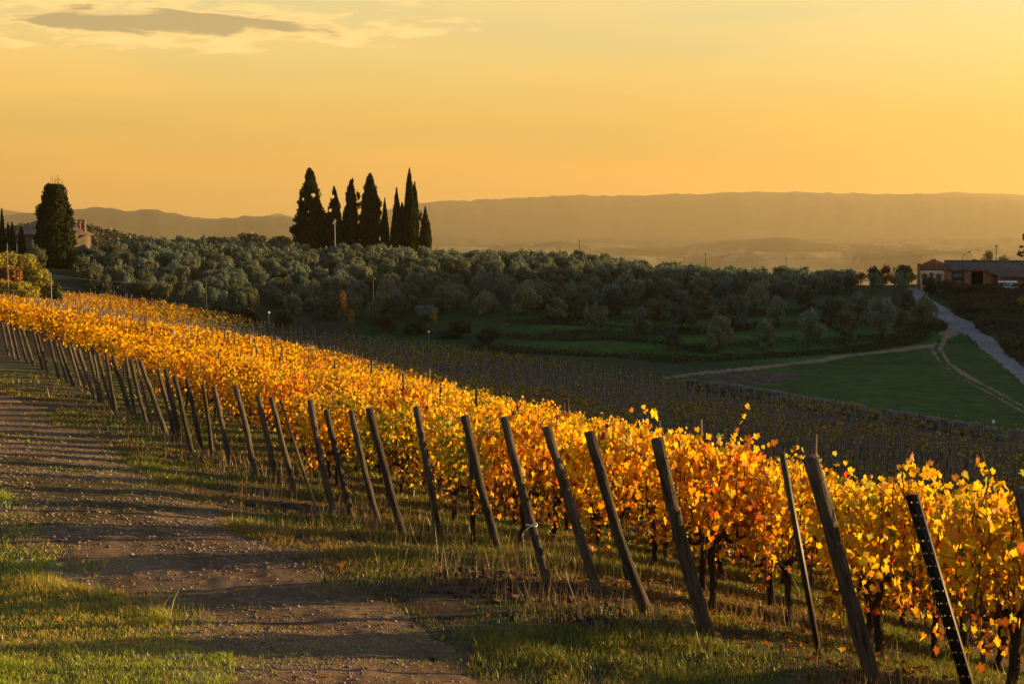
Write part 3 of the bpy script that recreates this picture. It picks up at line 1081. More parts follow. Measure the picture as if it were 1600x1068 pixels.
def build_far_vines():
    rg = np.random.default_rng(77)
    S = SITES[N_NEAR:]; D = SITES_D[N_NEAR:]; Z = SITES_Z[N_NEAR:]
    V, Fq, C = [], [], []
    base = 0
    rot = np.array([[RDIR[0], RDIR[1]], [NL[0], NL[1]]])
    bare = fbm(S[:, 0] / 26, S[:, 1] / 26, 71, 3)
    # how leafless a vine is: the low ground by the meadow has lost most of its leaves
    dd = dist_poly(S[:, 0], S[:, 1], FARB, closed=False)
    lowland = sst(Z, -9.5, -14.0)
    strip = sst(np.abs((S[:, 3] * 0 + dd) / 16.0 % 1 - .5), .28, .10)
    for lo, hi, n, sz in ((0, 40, 330, .11), (40, 62, 270, .12), (62, 100, 165, .15), (100, 400, 88, .19)):
        m = (D >= lo) & (D < hi)
        if not m.any():
            continue
        s, z = S[m], Z[m]
        k = len(s)
        keep = np.where(lowland[m] > 0, 1 - lowland[m] * np.clip(.84 + .12 * strip[m] + .7 * (bare[m] - .45), .45, .97), 1.0)
        p = vine_leaf_field(n * 40, rg, top=1.58, low=.55, half=.25)[rg.integers(0, n * 40, k * n)].reshape(k, n, 3)
        h = (.92 + .16 * rg.random(k))[:, None]
        xy = s[:, None, :2] + p[..., 0:1] * rot[0] + p[..., 1:2] * rot[1]
        zz = z[:, None] + p[..., 2] * h
        P = np.concatenate([xy, zz[..., None]], -1)
        km = rg.random((k, n)) < keep[:, None]
        low_ = np.broadcast_to(lowland[m][:, None], (k, n))[km]
        P = P[km]
        hue = vnoise(P[:, 0] / 9, P[:, 1] / 9, 72)
        N = len(P)
        nr = rg.normal(size=(N, 3)) * [1, 1, .6]; nr /= np.linalg.norm(nr, axis=1, keepdims=True)
        t, b = frames(nr, rg)
        ss = sz * (.65 + .7 * rg.random(N))
        v, f = kites(P, t, b, ss, ss * .85)
        c = leaf_cols(N, rg, W_GOLD)
        c2 = leaf_cols(N, rg, W_ORANGE)
        c = np.where((rg.random(N) < hue * .42)[:, None], c2, c)
        br_ = sst(fbm(P[:, 0] / 4.5, P[:, 1] / 4.5, 73, 3), .46, .66) * .5 + .10
        c = np.where((rg.random(N) < br_)[:, None], pal(.36, .13, .022) * rg.uniform(.5, 1.3, (N, 1)), c)
        # thin, dull foliage in the hollow; the colour shift also imitates the fading sunlight
        dull = leaf_cols(N, rg, (12, 8, 5, 2, 1, 0, 26, 10, 26)) * .55
        c = np.where((rg.random(N) < low_)[:, None], dull, c)
        V.append(v); Fq.append(f + base); C.append(np.repeat(c, 4, 0)); base += len(v)
    nleaf = sum(len(f) for f in Fq)
    # short dark stems under the leaves
    m = D < 120
    s, z = S[m], Z[m]
    k = len(s)
    off = rg.uniform(-.08, .08, (k, 2))
    w = .035
    tri = np.array([(0, w), (-w * .87, -w * .5), (w * .87, -w * .5)])
    bot = np.concatenate([s[:, None, :2] + tri[None], np.broadcast_to((z - .1)[:, None, None], (k, 3, 1))], -1)
    topv = np.concatenate([s[:, None, :2] + off[:, None] + tri[None] * .8, np.broadcast_to((z + .75)[:, None, None], (k, 3, 1))], -1)
    sv = np.concatenate([bot, topv], 1).reshape(-1, 3)
    i = np.arange(k)[:, None] * 6 + base
    sf = np.concatenate([np.concatenate([i + a, i + (a + 1) % 3, i + 3 + (a + 1) % 3, i + 3 + a], 1) for a in range(3)])
    V.append(sv); Fq.append(sf); C.append(np.full((len(sv), 3), .05))
    F = np.vstack(Fq)
    mi = np.r_[np.zeros(nleaf, np.int32), np.ones(len(sf), np.int32)]
    me = mesh_np('vineyard_foliage', np.vstack(V), F, [M_FARVINE, M_BARK], cols=np.vstack(C), mat_idx=mi)
    tag(mobj('vineyard_foliage', me), 'golden rows of grapevines covering the slope beyond the nearest vines', 'grapevines', kind='stuff')


build_near_vines()
build_far_vines()


# ------------------------------------------------------------------ trellis posts
def post_mesh(name, H, r0, r1, seed, n=11, rings=13, mat=None, bend=.02):
    rnd = random.Random(seed)
    mb = MB()
    a, b = rnd.uniform(-bend, bend), rnd.uniform(-bend, bend)
    k1, k2 = rnd.uniform(0, 6), rnd.uniform(0, 6)
    pts, rad = [], []
    for i in range(rings):
        f = i / (rings - 1)
        q = math.sin(math.pi * f)
        pts.append((a * q * H + .006 * math.sin(k1 + 7 * f), b * q * H + .006 * math.sin(k2 + 6 * f), -.3 + (H + .3) * f))
        rad.append((r0 + (r1 - r0) * f) * (1 + .17 * (rnd.random() - .5)))
    mb.tube(pts, rad, n, jit=.26, seed=seed)
    me = mb.mesh(name, mat or M_WOOD, smooth=False)
    return me


def aim(o, base, top):
    d = (Vector(top) - Vector(base)).normalized()
    o.location = base
    o.rotation_mode = 'QUATERNION'
    o.rotation_quaternion = d.to_track_quat('Z', 'Y')


def post_top(b, px, py, lean_dir):
    """height and outward lean of a post whose head shows at a photo pixel"""
    d = ray(px, py)
    # b + h*z + l*lean = s*d ; solve for h, l, s
    A = np.array([[0, lean_dir[0], -d[0]], [0, lean_dir[1], -d[1]], [1, 0, -d[2]]])
    h, l, s = np.linalg.solve(A, -b)
    return b + np.array([l * lean_dir[0], l * lean_dir[1], h])


POSTS_PX = [  # top, foot, kind, half thickness in px, label
    ((1265, 715), (1362, 1068), 'wood', 13, 'thickest round wooden end post with a sawn top, leaning left before the golden vines'),
    ((1027, 685), (1105, 986), 'wood', 11, 'thick wooden end post with a gnarled vine trunk grown against its foot'),
    ((920, 675), (1013, 957), 'wood', 9.5, 'wooden end post leaning left out of a tuft of dry weeds'),
    ((853, 668), (935, 925), 'wood', 8.5, 'wooden end post half covered by green and yellow vine leaves'),
    ((787, 652), (855, 911), 'wood', 8, 'wooden end post with a white ribbon tied round its lower half'),
    ((725, 650), (781, 868), 'wood', 7.5, 'wooden end post standing just right of an upright dark steel stake'),
    ((651, 635), (687, 850), 'wood', 6.5, 'tall nearly upright wooden end post rising above the vines, left of the dark steel stake'),
    ((576, 638), (631, 836), 'wood', 6.5, 'wooden end post leaning left, second to the left from the dark upright stake'),
    ((548, 641), (593, 815), 'wood', 5.5, 'slim wooden end post close beside a longer one on its right'),
    ((510, 640), (551, 808), 'wood', 5.5, 'slim wooden end post with a straight grey shaft and brown leaves at its foot'),
    ((484, 625), (521, 800), 'wood', 5.5, 'tall wooden end post, fourth to the left of the nearly upright one'),
    ((424, 620), (460, 768), 'wood', 4.5, 'slim grey end post with a thin dark stake just to its right'),
    ((403, 618), (436, 754), 'wood', 4.8, ''), ((368, 603), (398, 747), 'wood', 4.8, ''), ((334, 603), (362, 722), 'wood', 4.2, ''),
    ((317, 600), (331, 717), 'wood', 3.5, ''), ((291, 591), (317, 713), 'wood', 3.8, ''), ((272, 587), (300, 705), 'wood', 3.8, ''),
    ((259, 576), (283, 690), 'wood', 4, ''), ((247, 577), (272, 685), 'wood', 3.4, ''), ((219, 564), (260, 680), 'wood', 4, ''),
    ((212, 562), (238, 666), 'wood', 2.4, ''), ((204, 561), (229, 660), 'wood', 3, ''), ((196, 556), (212, 648), 'wood', 3, ''),
    ((176, 556), (204, 648), 'wood', 3.6, ''), ((165, 551), (182, 643), 'wood', 3, ''), ((152, 550), (176, 640), 'wood', 3, ''),
    ((146, 555), (160, 630), 'wood', 2.6, ''), ((139, 549), (154, 629), 'wood', 2.8, ''), ((122, 545), (150, 624), 'wood', 3.2, ''),
    ((113, 541), (138, 617), 'wood', 2.8, ''), ((107, 538), (127, 611), 'wood', 2.6, ''), ((92, 535), (115, 603), 'wood', 2.6, ''),
    ((86, 532), (106, 598), 'wood', 2.3, ''), ((77, 529), (92, 592), 'wood', 2.3, ''), ((59, 523), (76, 583), 'wood', 2.4, ''),
    ((51, 517), (66, 577), 'wood', 2.3, ''), ((35, 514), (53, 571), 'wood', 2.6, ''), ((28, 513), (43, 566), 'wood', 2.2, ''),
    ((17, 505), (31, 563), 'wood', 2.2, ''), ((10, 504), (22, 560), 'wood', 2, ''), ((2, 503), (14, 557), 'wood', 2, ''),
    ((1598, 764), (1690, 1185), 'wood', 14, 'wooden end post at the picture edge with only its head in view among golden leaves'),
    ((1221, 708), (1258, 1030), 'bar', 5.5, 'slim dark steel stake standing nearly upright left of the thickest wooden post'),
    ((733, 690), (722, 856), 'bar', 4.5, 'upright dark steel stake between two leaning wooden end posts'),
    ((437, 625), (477, 787), 'bar', 2.6, 'thin dark steel stake leaning behind a slim grey wooden end post'),
]
N_POST = [0]


def build_posts():
    g_end = 'wooden end posts along the vineyard edge'
    for i, (tp, ft, kd, hw, lb) in enumerate(POSTS_PX):
        if ft[1] > 1075:
            b = hit(1695, 1185)
        else:
            b = hit(*ft)
        if kd == 'bar':
            b = b + np.array([RDIR[0], RDIR[1], 0]) * .15
            b[2] = T1(b[0], b[1])
        top = post_top(b, *tp, -RDIR)
        H = np.linalg.norm(top - b)
        r = hw / FPX * np.hypot(b[0], b[1])
        r = min(max(r, .022), .075) * .9
        if kd == 'wood':
            me = post_mesh('trellis_post', H, r * 1.12, r * .93, 40 + i)
        else:
            mb = MB()
            w = r
            mb.box(-w, w, -w * .25, w * .25, -.3, H)
            mb.box(-w * .25, w * .25, w * .25, w * 1.2, -.3, H - .002)
            me = mb.mesh('trellis_post', M_STEEL)
        o = mobj('trellis_post', me)
        aim(o, b, top)
        if lb:
            tag(o, lb, 'post', g_end)
        else:
            tag(o, 'leaning grey wooden end post in the crowded far half of the row by the path', 'post', g_end)
        N_POST[0] += 1
        if lb and kd == 'wood' and i < 12:
            for h_ in (.40 * H, .72 * H, .90 * H):
                w_ = MB()
                w_.tube([((r * 1.13) * math.cos(a), (r * 1.13) * math.sin(a), h_ + .012 * math.sin(a + i)) for a in np.linspace(0, 2 * math.pi, 15)], [.0028] * 15, 4, cap=False)
                w_.obj('wire_tie', M_WIRE, o)
        if 'ribbon' in lb:
            ribbon(b + (top - b) * .36, r)
    # perforated steel channel at the right
    b = hit(1531, 1128)
    top = post_top(b, 1426, 772, -RDIR)
    H = np.linalg.norm(top - b)
    mb = MB()
    w = 9.5 / FPX * b[1]
    for a0, a1 in ((-w, -w * .72), (-w * .36, w * .36), (w * .72, w)):
        mb.box(a0, a1, -.0025, .0025, -.3, H)
    mb.box(-w, -w + .004, -.030, -.0026, -.3, H)
    mb.box(w - .004, w, -.030, -.0026, -.3, H)
    k = -.3
    while k < H:
        e = min(k + .083, H - .001)
        for a0, a1 in ((-w * .72, -w * .36), (w * .36, w * .72)):
            mb.box(a0 + .0002, a1 - .0002, -.0022, .0022, k, e)
            if k > 0:
                mb.box(a0 + .002, a1 - .002, -.016, -.0023, e - .012, e - .002)
        k += .098
    o = mobj('trellis_post', mb.mesh('trellis_post', M_STEEL))
    aim(o, b, top)
    o.rotation_quaternion = o.rotation_quaternion @ Quaternion((0, 0, 1), R(20))
    tag(o, 'dark perforated steel channel post leaning left among the golden vines', 'post')
    N_POST[0] += 1


def ribbon(p, r):
    rg = random.Random(3)
    m = mat_simple('white_ribbon', (.75, .76, .74), .6, .3, var=.1)
    mb = MB()
    ring = [(p[0] + (r + .008) * math.cos(a), p[1] + (r + .008) * math.sin(a), p[2] + .01 * math.sin(2 * a)) for a in np.linspace(0, 2 * math.pi, 15)]
    mb.tube(ring, [.007] * 15, 4, cap=False)
    p = Vector(p) + Vector((-.01, -r - .012, 0))
    for pts, w in (((p, p + Vector((.045, -.015, .035)), p + Vector((.075, -.02, .085)), p + Vector((.085, -.015, .10))), .012),
                   ((p, p + Vector((-.04, -.015, -.03)), p + Vector((-.075, -.02, -.055)), p + Vector((-.085, -.018, -.11))), .016)):
        vs = []
        for i, q in enumerate(pts):
            vs += [q + Vector((w * .6, 0, w)), q - Vector((w * .6, .004 * (i % 2), w))]
        mb.add(vs, [(2 * i, 2 * i + 1, 2 * i + 3, 2 * i + 2) for i in range(len(pts) - 1)])
    tag(mb.obj('ribbon', m), 'white ribbon knotted round a wooden end post of the vineyard', 'ribbon')


def build_row_posts():
    """posts inside the rows: the nearest ones as things, all others as one object"""
    rg = np.random.default_rng(12)
    me_w = [post_mesh('row_post', 1.0, .040, .036, 900 + k, n=6, rings=5) for k in range(3)]
    me_s = []
    for k in range(2):
        mb = MB(); mb.box(-.016, .016, -.004, .004, -.3, 1.0); mb.box(-.004, .004, .0042, .016, -.3, .998)
        me_s.append(mb.mesh('row_post', M_GALV))
    pos = []
    for i in range(-6, 110):
        o = row_start(i)
        t = 4.3 + (i * 1.37) % 2.2
        while t < 150:
            p = o + RDIR * (t + rg.uniform(-.3, .3))
            pos.append((p[0], p[1], t))
            far = p[1] > 85
            t += 1.5 if far else 4.6
    P = np.array(pos)
    k = inpoly(P[:, 0], P[:, 1], VY) & (np.abs(P[:, 0]) < .365 * P[:, 1] + .4) & (P[:, 1] > 9)
    P = P[k]
    P = P[np.argsort(np.hypot(P[:, 0], P[:, 1]))]
    z = terrain(P[:, 0], P[:, 1])
    room = 296 - N_POST[0]
    V, F, n = [], [], 0
    for j, (x, y, t) in enumerate(P):
        d = math.hypot(x, y)
        h = 2.10 + rg.uniform(-.22, .22) - (.42 if d > 85 and z[j] < -11 else 0)
        lx, ly = rg.normal(0, .035, 2)
        if j < room:
            wood = rg.random() < .55
            o = bpy.data.objects.new('trellis_post', me_w[j % 3] if wood else me_s[j % 2])
            link(o)
            aim(o, (x, y, z[j]), (x + lx, y + ly, z[j] + 1))
            o.scale = (1, 1, h)
            tag(o, 'weathered wooden post poking up between the vine leaves inside the rows' if wood else 'slim grey metal stake poking up between the vine leaves inside the rows', 'post',
                'wooden posts inside the vine rows' if wood else 'metal stakes inside the vine rows')
        else:
            w = max(.022, .00018 * d)
            q = [(-w, -w), (w, -w), (w, w), (-w, w)]
            V += [(x + a, y + b, z[j] - .2) for a, b in q] + [(x + lx * h + a, y + ly * h + b, z[j] + h) for a, b in q]
            F += [(n, n + 1, n + 5, n + 4), (n + 1, n + 2, n + 6, n + 5), (n + 2, n + 3, n + 7, n + 6), (n + 3, n, n + 4, n + 7), (n + 4, n + 5, n + 6, n + 7)]
            n += 8
    me = mesh_np('vineyard_stakes', np.array(V), np.array(F), M_GALV)
    tag(mobj('vineyard_stakes', me), 'rows of pale stakes standing through the far vineyard', 'stakes', kind='stuff')
    # trellis wires of the nearest rows
    for i in range(-5, 26):
        o = row_start(i)
        mb = MB()
        for h in (.72, 1.12, 1.48):
            pts = []
            for t in np.linspace(0, 16, 9):
                p = o + RDIR * t
                pts.append((p[0], p[1], T1(*p) + h - .015 * math.sin(t * 1.4) ** 2))
            mb.tube(pts, [.0032] * 9, 3, cap=False)
        if o[1] < 7:
            continue
        tag(mb.obj('trellis_wire', M_WIRE), 'thin steel trellis wires strung along a row of golden vines', 'wire', 'trellis wires of the near vine rows')


build_posts()
build_row_posts()


# ------------------------------------------------------------------ olive grove
OL_PAL = [(.138, .165, .108), (.166, .192, .132), (.10, .126, .076), (.20, .222, .155)]


def olive_proto(seed):
    rg = np.random.default_rng(seed)
    rnd = random.Random(seed)
    root = empty('olive_tree', (0, 0, -500))
    blobs = []
    for k in range(13):
        a = rnd.uniform(0, 6.28); r = rnd.uniform(.2, 1.75)
        z = rnd.uniform(1.1, 3.7) - .3 * r
        s = rnd.uniform(.45, .95)
        blobs.append((r * math.cos(a), r * math.sin(a), z, s * 1.05, s * 1.05, s * .9))
    blobs.append((rnd.uniform(-.3, .3), rnd.uniform(-.3, .3), 2.2, 1.05, 1.05, 1.0))
    for k in range(22):
        a = rnd.uniform(0, 6.28); r = rnd.uniform(.2, 2.0)
        q = rnd.uniform(.16, .34)
        blobs.append((r * math.cos(a), r * math.sin(a), rnd.uniform(3.1, 4.2) - .75 * r, q, q, q * 2.2))
    me = crown_mesh('crown', blobs, 5200, .27, OL_PAL, M_OLIVE, seed, hang=.5, shell=.62, aspect=.5, face=1.5)
    mobj('crown', me, root)
    mb = MB()
    mb.tube([(0, 0, -.3), (.05, .03, .4), (-.04, .05, .9), (.05, 0, 1.3)], [.28, .20, .17, .15], 7, jit=.4, seed=seed)
    for k in range(4):
        a = k * 1.57 + rnd.uniform(-.4, .4)
        mb.tube([(0, 0, 1.0), (.5 * math.cos(a), .5 * math.sin(a), 1.7), (1.0 * math.cos(a), 1.0 * math.sin(a), 2.6)], [.11, .07, .03], 5, jit=.3, seed=seed + k)
    mb.obj('trunk', M_TRUNK, root)
    return root


def kill(root):
    for ch in list(root.children):
        bpy.data.objects.remove(ch)
    bpy.data.objects.remove(root)


TERRACE_OLIVES = [  # foot px, foot py, height px, width px
    (931, 521, 50, 38, 'round olive tree standing alone on the upper grass terrace, nearest the dark bank'),
    (996, 530, 52, 40, 'olive tree on the terraces with the smallest olive just to its right'),
    (1049, 541, 37, 28, 'smallest round olive tree on the lower grass terrace'),
    (1066, 512, 42, 46, 'wide low olive tree on the terrace just above the smallest one'),
    (1121, 549, 60, 56, 'widest olive tree at the front of the terraces, made of two joined crowns'),
    (1192, 546, 50, 42, 'olive tree on the lowest terrace between two broader ones'),
    (1264, 543, 62, 52, 'broad olive tree on the lowest terrace above the middle of the bank'),
    (1321, 540, 56, 40, 'oval olive tree on the lowest terrace, second from the dirt track'),
    (1378, 528, 66, 50, 'tallest olive tree of the terraces, near the dirt track'),
    (1405, 521, 40, 30, 'small olive tree tucked against the tallest one by the dirt track'),
    (1441, 510, 50, 46, 'broad dull olive tree leaning over the gravel road'),
    (1415, 490, 42, 40, ''), (1340, 500, 46, 42, ''), (1300, 508, 48, 44, ''), (1215, 506, 44, 40, ''), (1145, 508, 52, 50, ''),
    (1030, 500, 40, 40, ''), (960, 492, 44, 44, ''), (900, 492, 44, 40, ''), (872, 500, 36, 38, ''), (824, 492, 52, 50, ''),
    (1095, 490, 42, 44, ''), (1260, 484, 42, 40, ''), (1180, 482, 42, 40, ''),
]


def build_olives():
    protos = [olive_proto(500 + k) for k in range(7)]
    rnd = random.Random(11)
    pts = []
    lbl = 'grey-green olive tree packed among others in the dense grove on the hill'
    for px, py, h, w, lb in TERRACE_OLIVES:
        p = hit(px, py)
        pts.append((p[0], p[1], h / FPX * p[1] / 4.05, w / FPX * p[1] / 4.3, lb))
    fpx = [(60, 452), (150, 466), (250, 477), (330, 486), (480, 499), (640, 504), (760, 500), (880, 490), (980, 480), (1100, 474), (1250, 465), (1350, 458), (1430, 451)]
    fx = [p[0] for p in fpx]; fy = [hit(*p)[1] for p in fpx]
    sp = 5.0
    row = 0
    yy = 200.0
    cand = []
    while yy < 313:
        xx = -112 + (row % 2) * sp * .5
        while xx < 92:
            x = xx + rnd.uniform(-1.6, 1.6); y = yy + rnd.uniform(-1.6, 1.6)
            px = 800 + FPX * x / y
            if 50 < px < 1425 and y > np.interp(px, fx, fy):
                if (px < 175 and y > 268) or (58 < px < 124 and y < 264): pass
                elif px > 1330 and y > 285: pass
                elif 455 < px < 680 and y > 306: pass
                else: cand.append((x, y))
            xx += sp
        yy += sp * .92
        row += 1
    rnd.shuffle(cand)
    cand = [c for c in cand if all(math.hypot(c[0] - p[0], c[1] - p[1]) > 3.6 for p in pts)]
    cand.sort(key=lambda c: c[1])
    keep = 296 - len(pts)
    rest, cand = cand[keep:], cand[:keep]
    print('olive things', len(pts) + len(cand), 'rest', len(rest))
    for x, y in cand:
        far = sst(y, 285, 312)
        pts.append((x, y, rnd.uniform(.60, 1.02) * (1 - .05 * far), rnd.uniform(.62, 1.04), ''))
    for x, y, sh, sw, lb in pts:
        o = copy_tree(rnd.choice(protos))
        o.location = (x, y, T1(x, y) - .1)
        o.rotation_euler = (rnd.uniform(-.06, .06), rnd.uniform(-.06, .06), rnd.uniform(0, 6.28))
        o.scale = (sw, sw * rnd.uniform(.9, 1.1), sh)
        if lb:
            tag(o, lb, 'olive tree', 'olive trees on the grass terraces')
        else:
            tag(o, lbl, 'olive tree', 'olive trees of the dense grove')
    # trees past the first three hundred: the far back of the grove as one mass
    src = []
    for p in protos[:4]:
        me = [c for c in p.children if c.name.startswith('crown')][0].data
        v = np.empty(len(me.vertices) * 3, np.float32); me.vertices.foreach_get('co', v)
        cc = np.empty(len(me.vertices) * 4, np.float32); me.attributes['col'].data.foreach_get('color', cc)
        v = v.reshape(-1, 4, 3)[::4]; cc = cc.reshape(-1, 4, 4)[::4, :, :3]
        m = v.mean(1, keepdims=True)
        src.append((m + (v - m) * 1.75, cc))
    V, C = [], []
    for x, y in rest:
        v, cc = src[rnd.randrange(4)]
        a = rnd.uniform(0, 6.28); c_, s_ = math.cos(a), math.sin(a)
        k, h = rnd.uniform(.74, 1.0), rnd.uniform(.70, .96)
        V.append(np.stack([(v[..., 0] * c_ - v[..., 1] * s_) * k + x, (v[..., 0] * s_ + v[..., 1] * c_) * k + y, v[..., 2] * h + T1(x, y) - .1], -1))
        C.append(cc * rnd.uniform(.8, 1.2))
    if rest:
        V = np.concatenate(V).reshape(-1, 3); C = np.concatenate(C).reshape(-1, 3)
        me = mesh_np('olive_grove', V, np.arange(len(V)).reshape(-1, 4), M_OLIVE, cols=C)
        tag(mobj('olive_grove', me), 'farthest olive trees merging along the crest of the hill', 'olive trees', kind='stuff')
    for p in protos:
        kill(p)


build_olives()


# ------------------------------------------------------------------ cypresses
CY_PAL = [(.020, .027, .010), (.028, .036, .013), (.014, .019, .008), (.036, .040, .015)]


def cypress(px, py_top, py_foot, d, prof_px, label, seed, n=3000, ragged=.15, holes=0, extra=None, trunk_h=None, group='dark cypresses on the hill crest', tip=True):
    """prof_px: list of (fraction of height from foot, half width in px)"""
    n = int(n * 2.4)
    rg = np.random.default_rng(seed)
    x = (px - 800) / FPX * d
    zb = T1(x, d) - .2
    s = d / FPX
    ztop = at(px, py_top, d)[2]
    H = ztop - zb
    zv = at(px, py_foot + 14, d)[2] - zb        # height of the visible foot
    fr = np.array([p[0] for p in prof_px]); hw = np.array([p[1] for p in prof_px]) * s
    z = rg.random(n * 2)
    wgt = np.interp(z, fr, hw)
    z = z[rg.random(n * 2) < wgt / hw.max()][:n]
    m = len(z)
    th = rg.random(m) * 2 * math.pi
    rad = np.interp(z, fr, hw)
    zz = zv * .0 + z * (H - zv) + zv
    lum = 1 + ragged * 3.4 * (fbm(th / 6.2832 * 7 + seed, zz / 1.1, seed, 3) - .5) + ragged * 1.9 * (vnoise(th * 2.4, zz * 1.1, seed + 3) - .5)
    rr = rad * 1.02 * lum * np.sqrt(.40 + .60 * rg.random(m))
    p = np.c_[rr * np.cos(th), rr * np.sin(th), zz]
    if holes:
        hc = np.c_[rg.uniform(-.5, .5, holes) * hw.max(), rg.uniform(-.5, .5, holes) * hw.max(), rg.uniform(.35, .9, holes) * (H - zv) + zv]
        for c in hc:
            dd = np.hypot(p[:, 0] - c[0], (p[:, 2] - c[2]) * .8)
            k = dd > .42
            p, th = p[k], th[k]
    if extra:
        for (ox, oy, oz, k, sp) in extra:      # side sprays in px from the top centre
            q = rg.normal(0, 1, (k, 3)) * [sp * s * .6, sp * s * .6, sp * s]
            p = np.vstack([p, q + [ox * s, 0, (py_foot + 14 - oy) * s + zv]])
            th = np.r_[th, rg.random(k) * 6.28]
    m = len(p)
    out = np.c_[np.cos(th), np.sin(th), np.zeros(m)]
    t = out * .45 + np.array([0, 0, 1.0]) + rg.normal(0, .28, (m, 3))
    t /= np.linalg.norm(t, axis=1, keepdims=True)
    b = np.cross(t, out + rg.normal(0, .4, (m, 3))); b /= np.linalg.norm(b, axis=1, keepdims=True) + 1e-9
    sl = rg.uniform(.45, .95, m) * (1 - .35 * (p[:, 2] / H))
    v, f = kites(p, t, b, sl, sl * .5)
    C = np.array(CY_PAL)[rg.integers(0, 4, m)] * rg.uniform(.7, 1.3, (m, 1))
    root = empty('cypress_tree', (x, d, zb))
    mobj('crown', mesh_np('crown', v, f, M_CYP, cols=np.repeat(C, 4, 0)), root)
    mb = MB()
    r0 = max(.10, hw.max() * .10)
    mb.tube([(0, 0, -.4), (.03, 0, zv * .5), (0, .02, zv + .3 * (H - zv)), (0, 0, zv + .8 * (H - zv))], [r0 * 1.2, r0, r0 * .7, .03], 7, jit=.2, seed=seed)
    mb.obj('trunk', M_TRUNK, root)
    tag(root, label, 'cypress', group)
    return root


SLIM = [(0, .75), (.15, .95), (.45, 1), (.7, .72), (.9, .32), (1, .03)]


def sc_(p, k):
    return [(a, b * k) for a, b in p]


def build_cypresses():
    D = 311
    cypress(486, 263, 380, D, [(0, 22), (.12, 24), (.28, 27), (.38, 24), (.55, 18), (.7, 13.5), (.85, 9.5), (.95, 5.5), (1, 2)], 'broadest cypress of the crest group, a ragged cone with sky showing through it', 1, 7000, .26, 7)
    cypress(523.5, 291, 374, D - 2, [(0, 11), (.3, 12.5), (.5, 11), (.75, 6.5), (.92, 3), (1, .6)], 'small cone-shaped cypress standing behind a pale pole, between two larger ones', 2, 2600, .24, 5)
    cypress(549.5, 281, 374, D, [(0, 12), (.3, 12), (.6, 9.5), (.8, 7.5), (.9, 5), (1, .8)], 'slender ragged cypress with loose shoots on its right flank', 3, 3200, .22, 0,
            extra=[(11, 306, 0, 90, 3), (12, 322, 0, 80, 2.6), (-11, 345, 0, 60, 2.5), (3, 283, 0, 40, 2)])
    cypress(579.5, 271, 377, D, [(0, 15), (.2, 16), (.45, 16.5), (.65, 13.5), (.82, 9), (.93, 5), (1, 1.5)], 'stout full cypress in the middle of the crest group', 4, 5000, .17, 0)
    cypress(602, 309, 373, D, [(0, 6.2), (.3, 6.4), (.6, 4), (.85, 1.6), (1, .2)], 'short thin pointed cypress with sky on both sides, right of the stout one', 5, 1500, .12, 0)
    cypress(620.5, 293, 378, D, [(0, 9.5), (.3, 9), (.6, 6), (.8, 3.2), (1, .3)], 'pointed cypress leaning close to the tall pair', 6, 2400, .15, 0)
    cypress(629, 316, 378, D + 3, [(0, 6), (.4, 6), (.8, 4), (1, .8)], 'blunt low cypress wedged between the pointed one and the tall pair', 7, 1300, .15, 0)
    cypress(640.5, 263, 378, D, [(0, 8.6), (.25, 9), (.55, 8.2), (.78, 5), (.92, 2.5), (1, .3)], 'tallest slim cypress of the crest group', 8, 3600, .12, 0)
    cypress(648.5, 284, 378, D + 2, [(0, 6.4), (.5, 6.6), (.8, 4), (1, .5)], 'slim cypress pressed against the right side of the tallest one', 9, 2200, .14, 0)
    cypress(665, 323, 381, D - 4, [(0, 7.6), (.3, 8.2), (.6, 6.6), (.85, 2.6), (1, .3)], 'small cypress at the right end of the crest group with a broken side shoot', 10, 1900, .17, 0,
            extra=[(-7, 333, 0, 30, 1.8), (-8, 341, 0, 50, 2)])
    # the big one before the villa and the thin ones on its left
    big = cypress(88, 288, 440, 262, [(0, 17), (.1, 24), (.25, 29), (.45, 30.5), (.6, 25.5), (.78, 23.5), (.92, 18), (.97, 15), (1, 11)], 'huge blunt cypress standing alone before the villa with bare twigs on top', 11, 11000, .16, 0, group='cypresses round the villa')
    mb = MB()
    s = 262 / FPX
    H = at(88, 288, 262)[2] - big.location.z
    rnd = random.Random(2)
    for (dx, top) in ((-3, 12), (2, 9), (6, 15), (8, 10), (12, 5), (-9, 4)):
        p0 = Vector((dx * s * .6, 0, H - 1.0)); p1 = Vector((dx * s * 1.1, .1, H + top * s))
        mb.tube([p0, (p0 + p1) / 2 + Vector((.08, 0, 0)), p1], [.06, .045, .025], 4, cap=False)
        for k in range(3):
            q = p0.lerp(p1, .5 + .15 * k)
            mb.tube([q, q + Vector((rnd.uniform(-.5, .5), rnd.uniform(-.3, .3), rnd.uniform(.3, .7)))], [.03, .015], 3, cap=False)
    mb.obj('bare_twig', M_TRUNK, big)
    for i, (px, t, w, lb) in enumerate(((6, 326, 4.2, 'needle-thin tall cypress at the picture edge left of the villa'), (15, 348, 4.8, 'left one of two joined low cypresses before the villa'),
                                        (21.5, 347, 5.0, 'right one of two joined low cypresses before the villa'), (35.5, 352, 6.4, 'pointed low cypress before the left wall of the villa'))):
        cypress(px, t, 398, 290, [(0, w), (.25, w * 1.02), (.55, w * .8), (.8, w * .45), (1, .2)], lb, 30 + i, 1400, .12, 0, group='cypresses round the villa')
    # dark clipped shrubs between the trunks of the group
    return


build_cypresses()


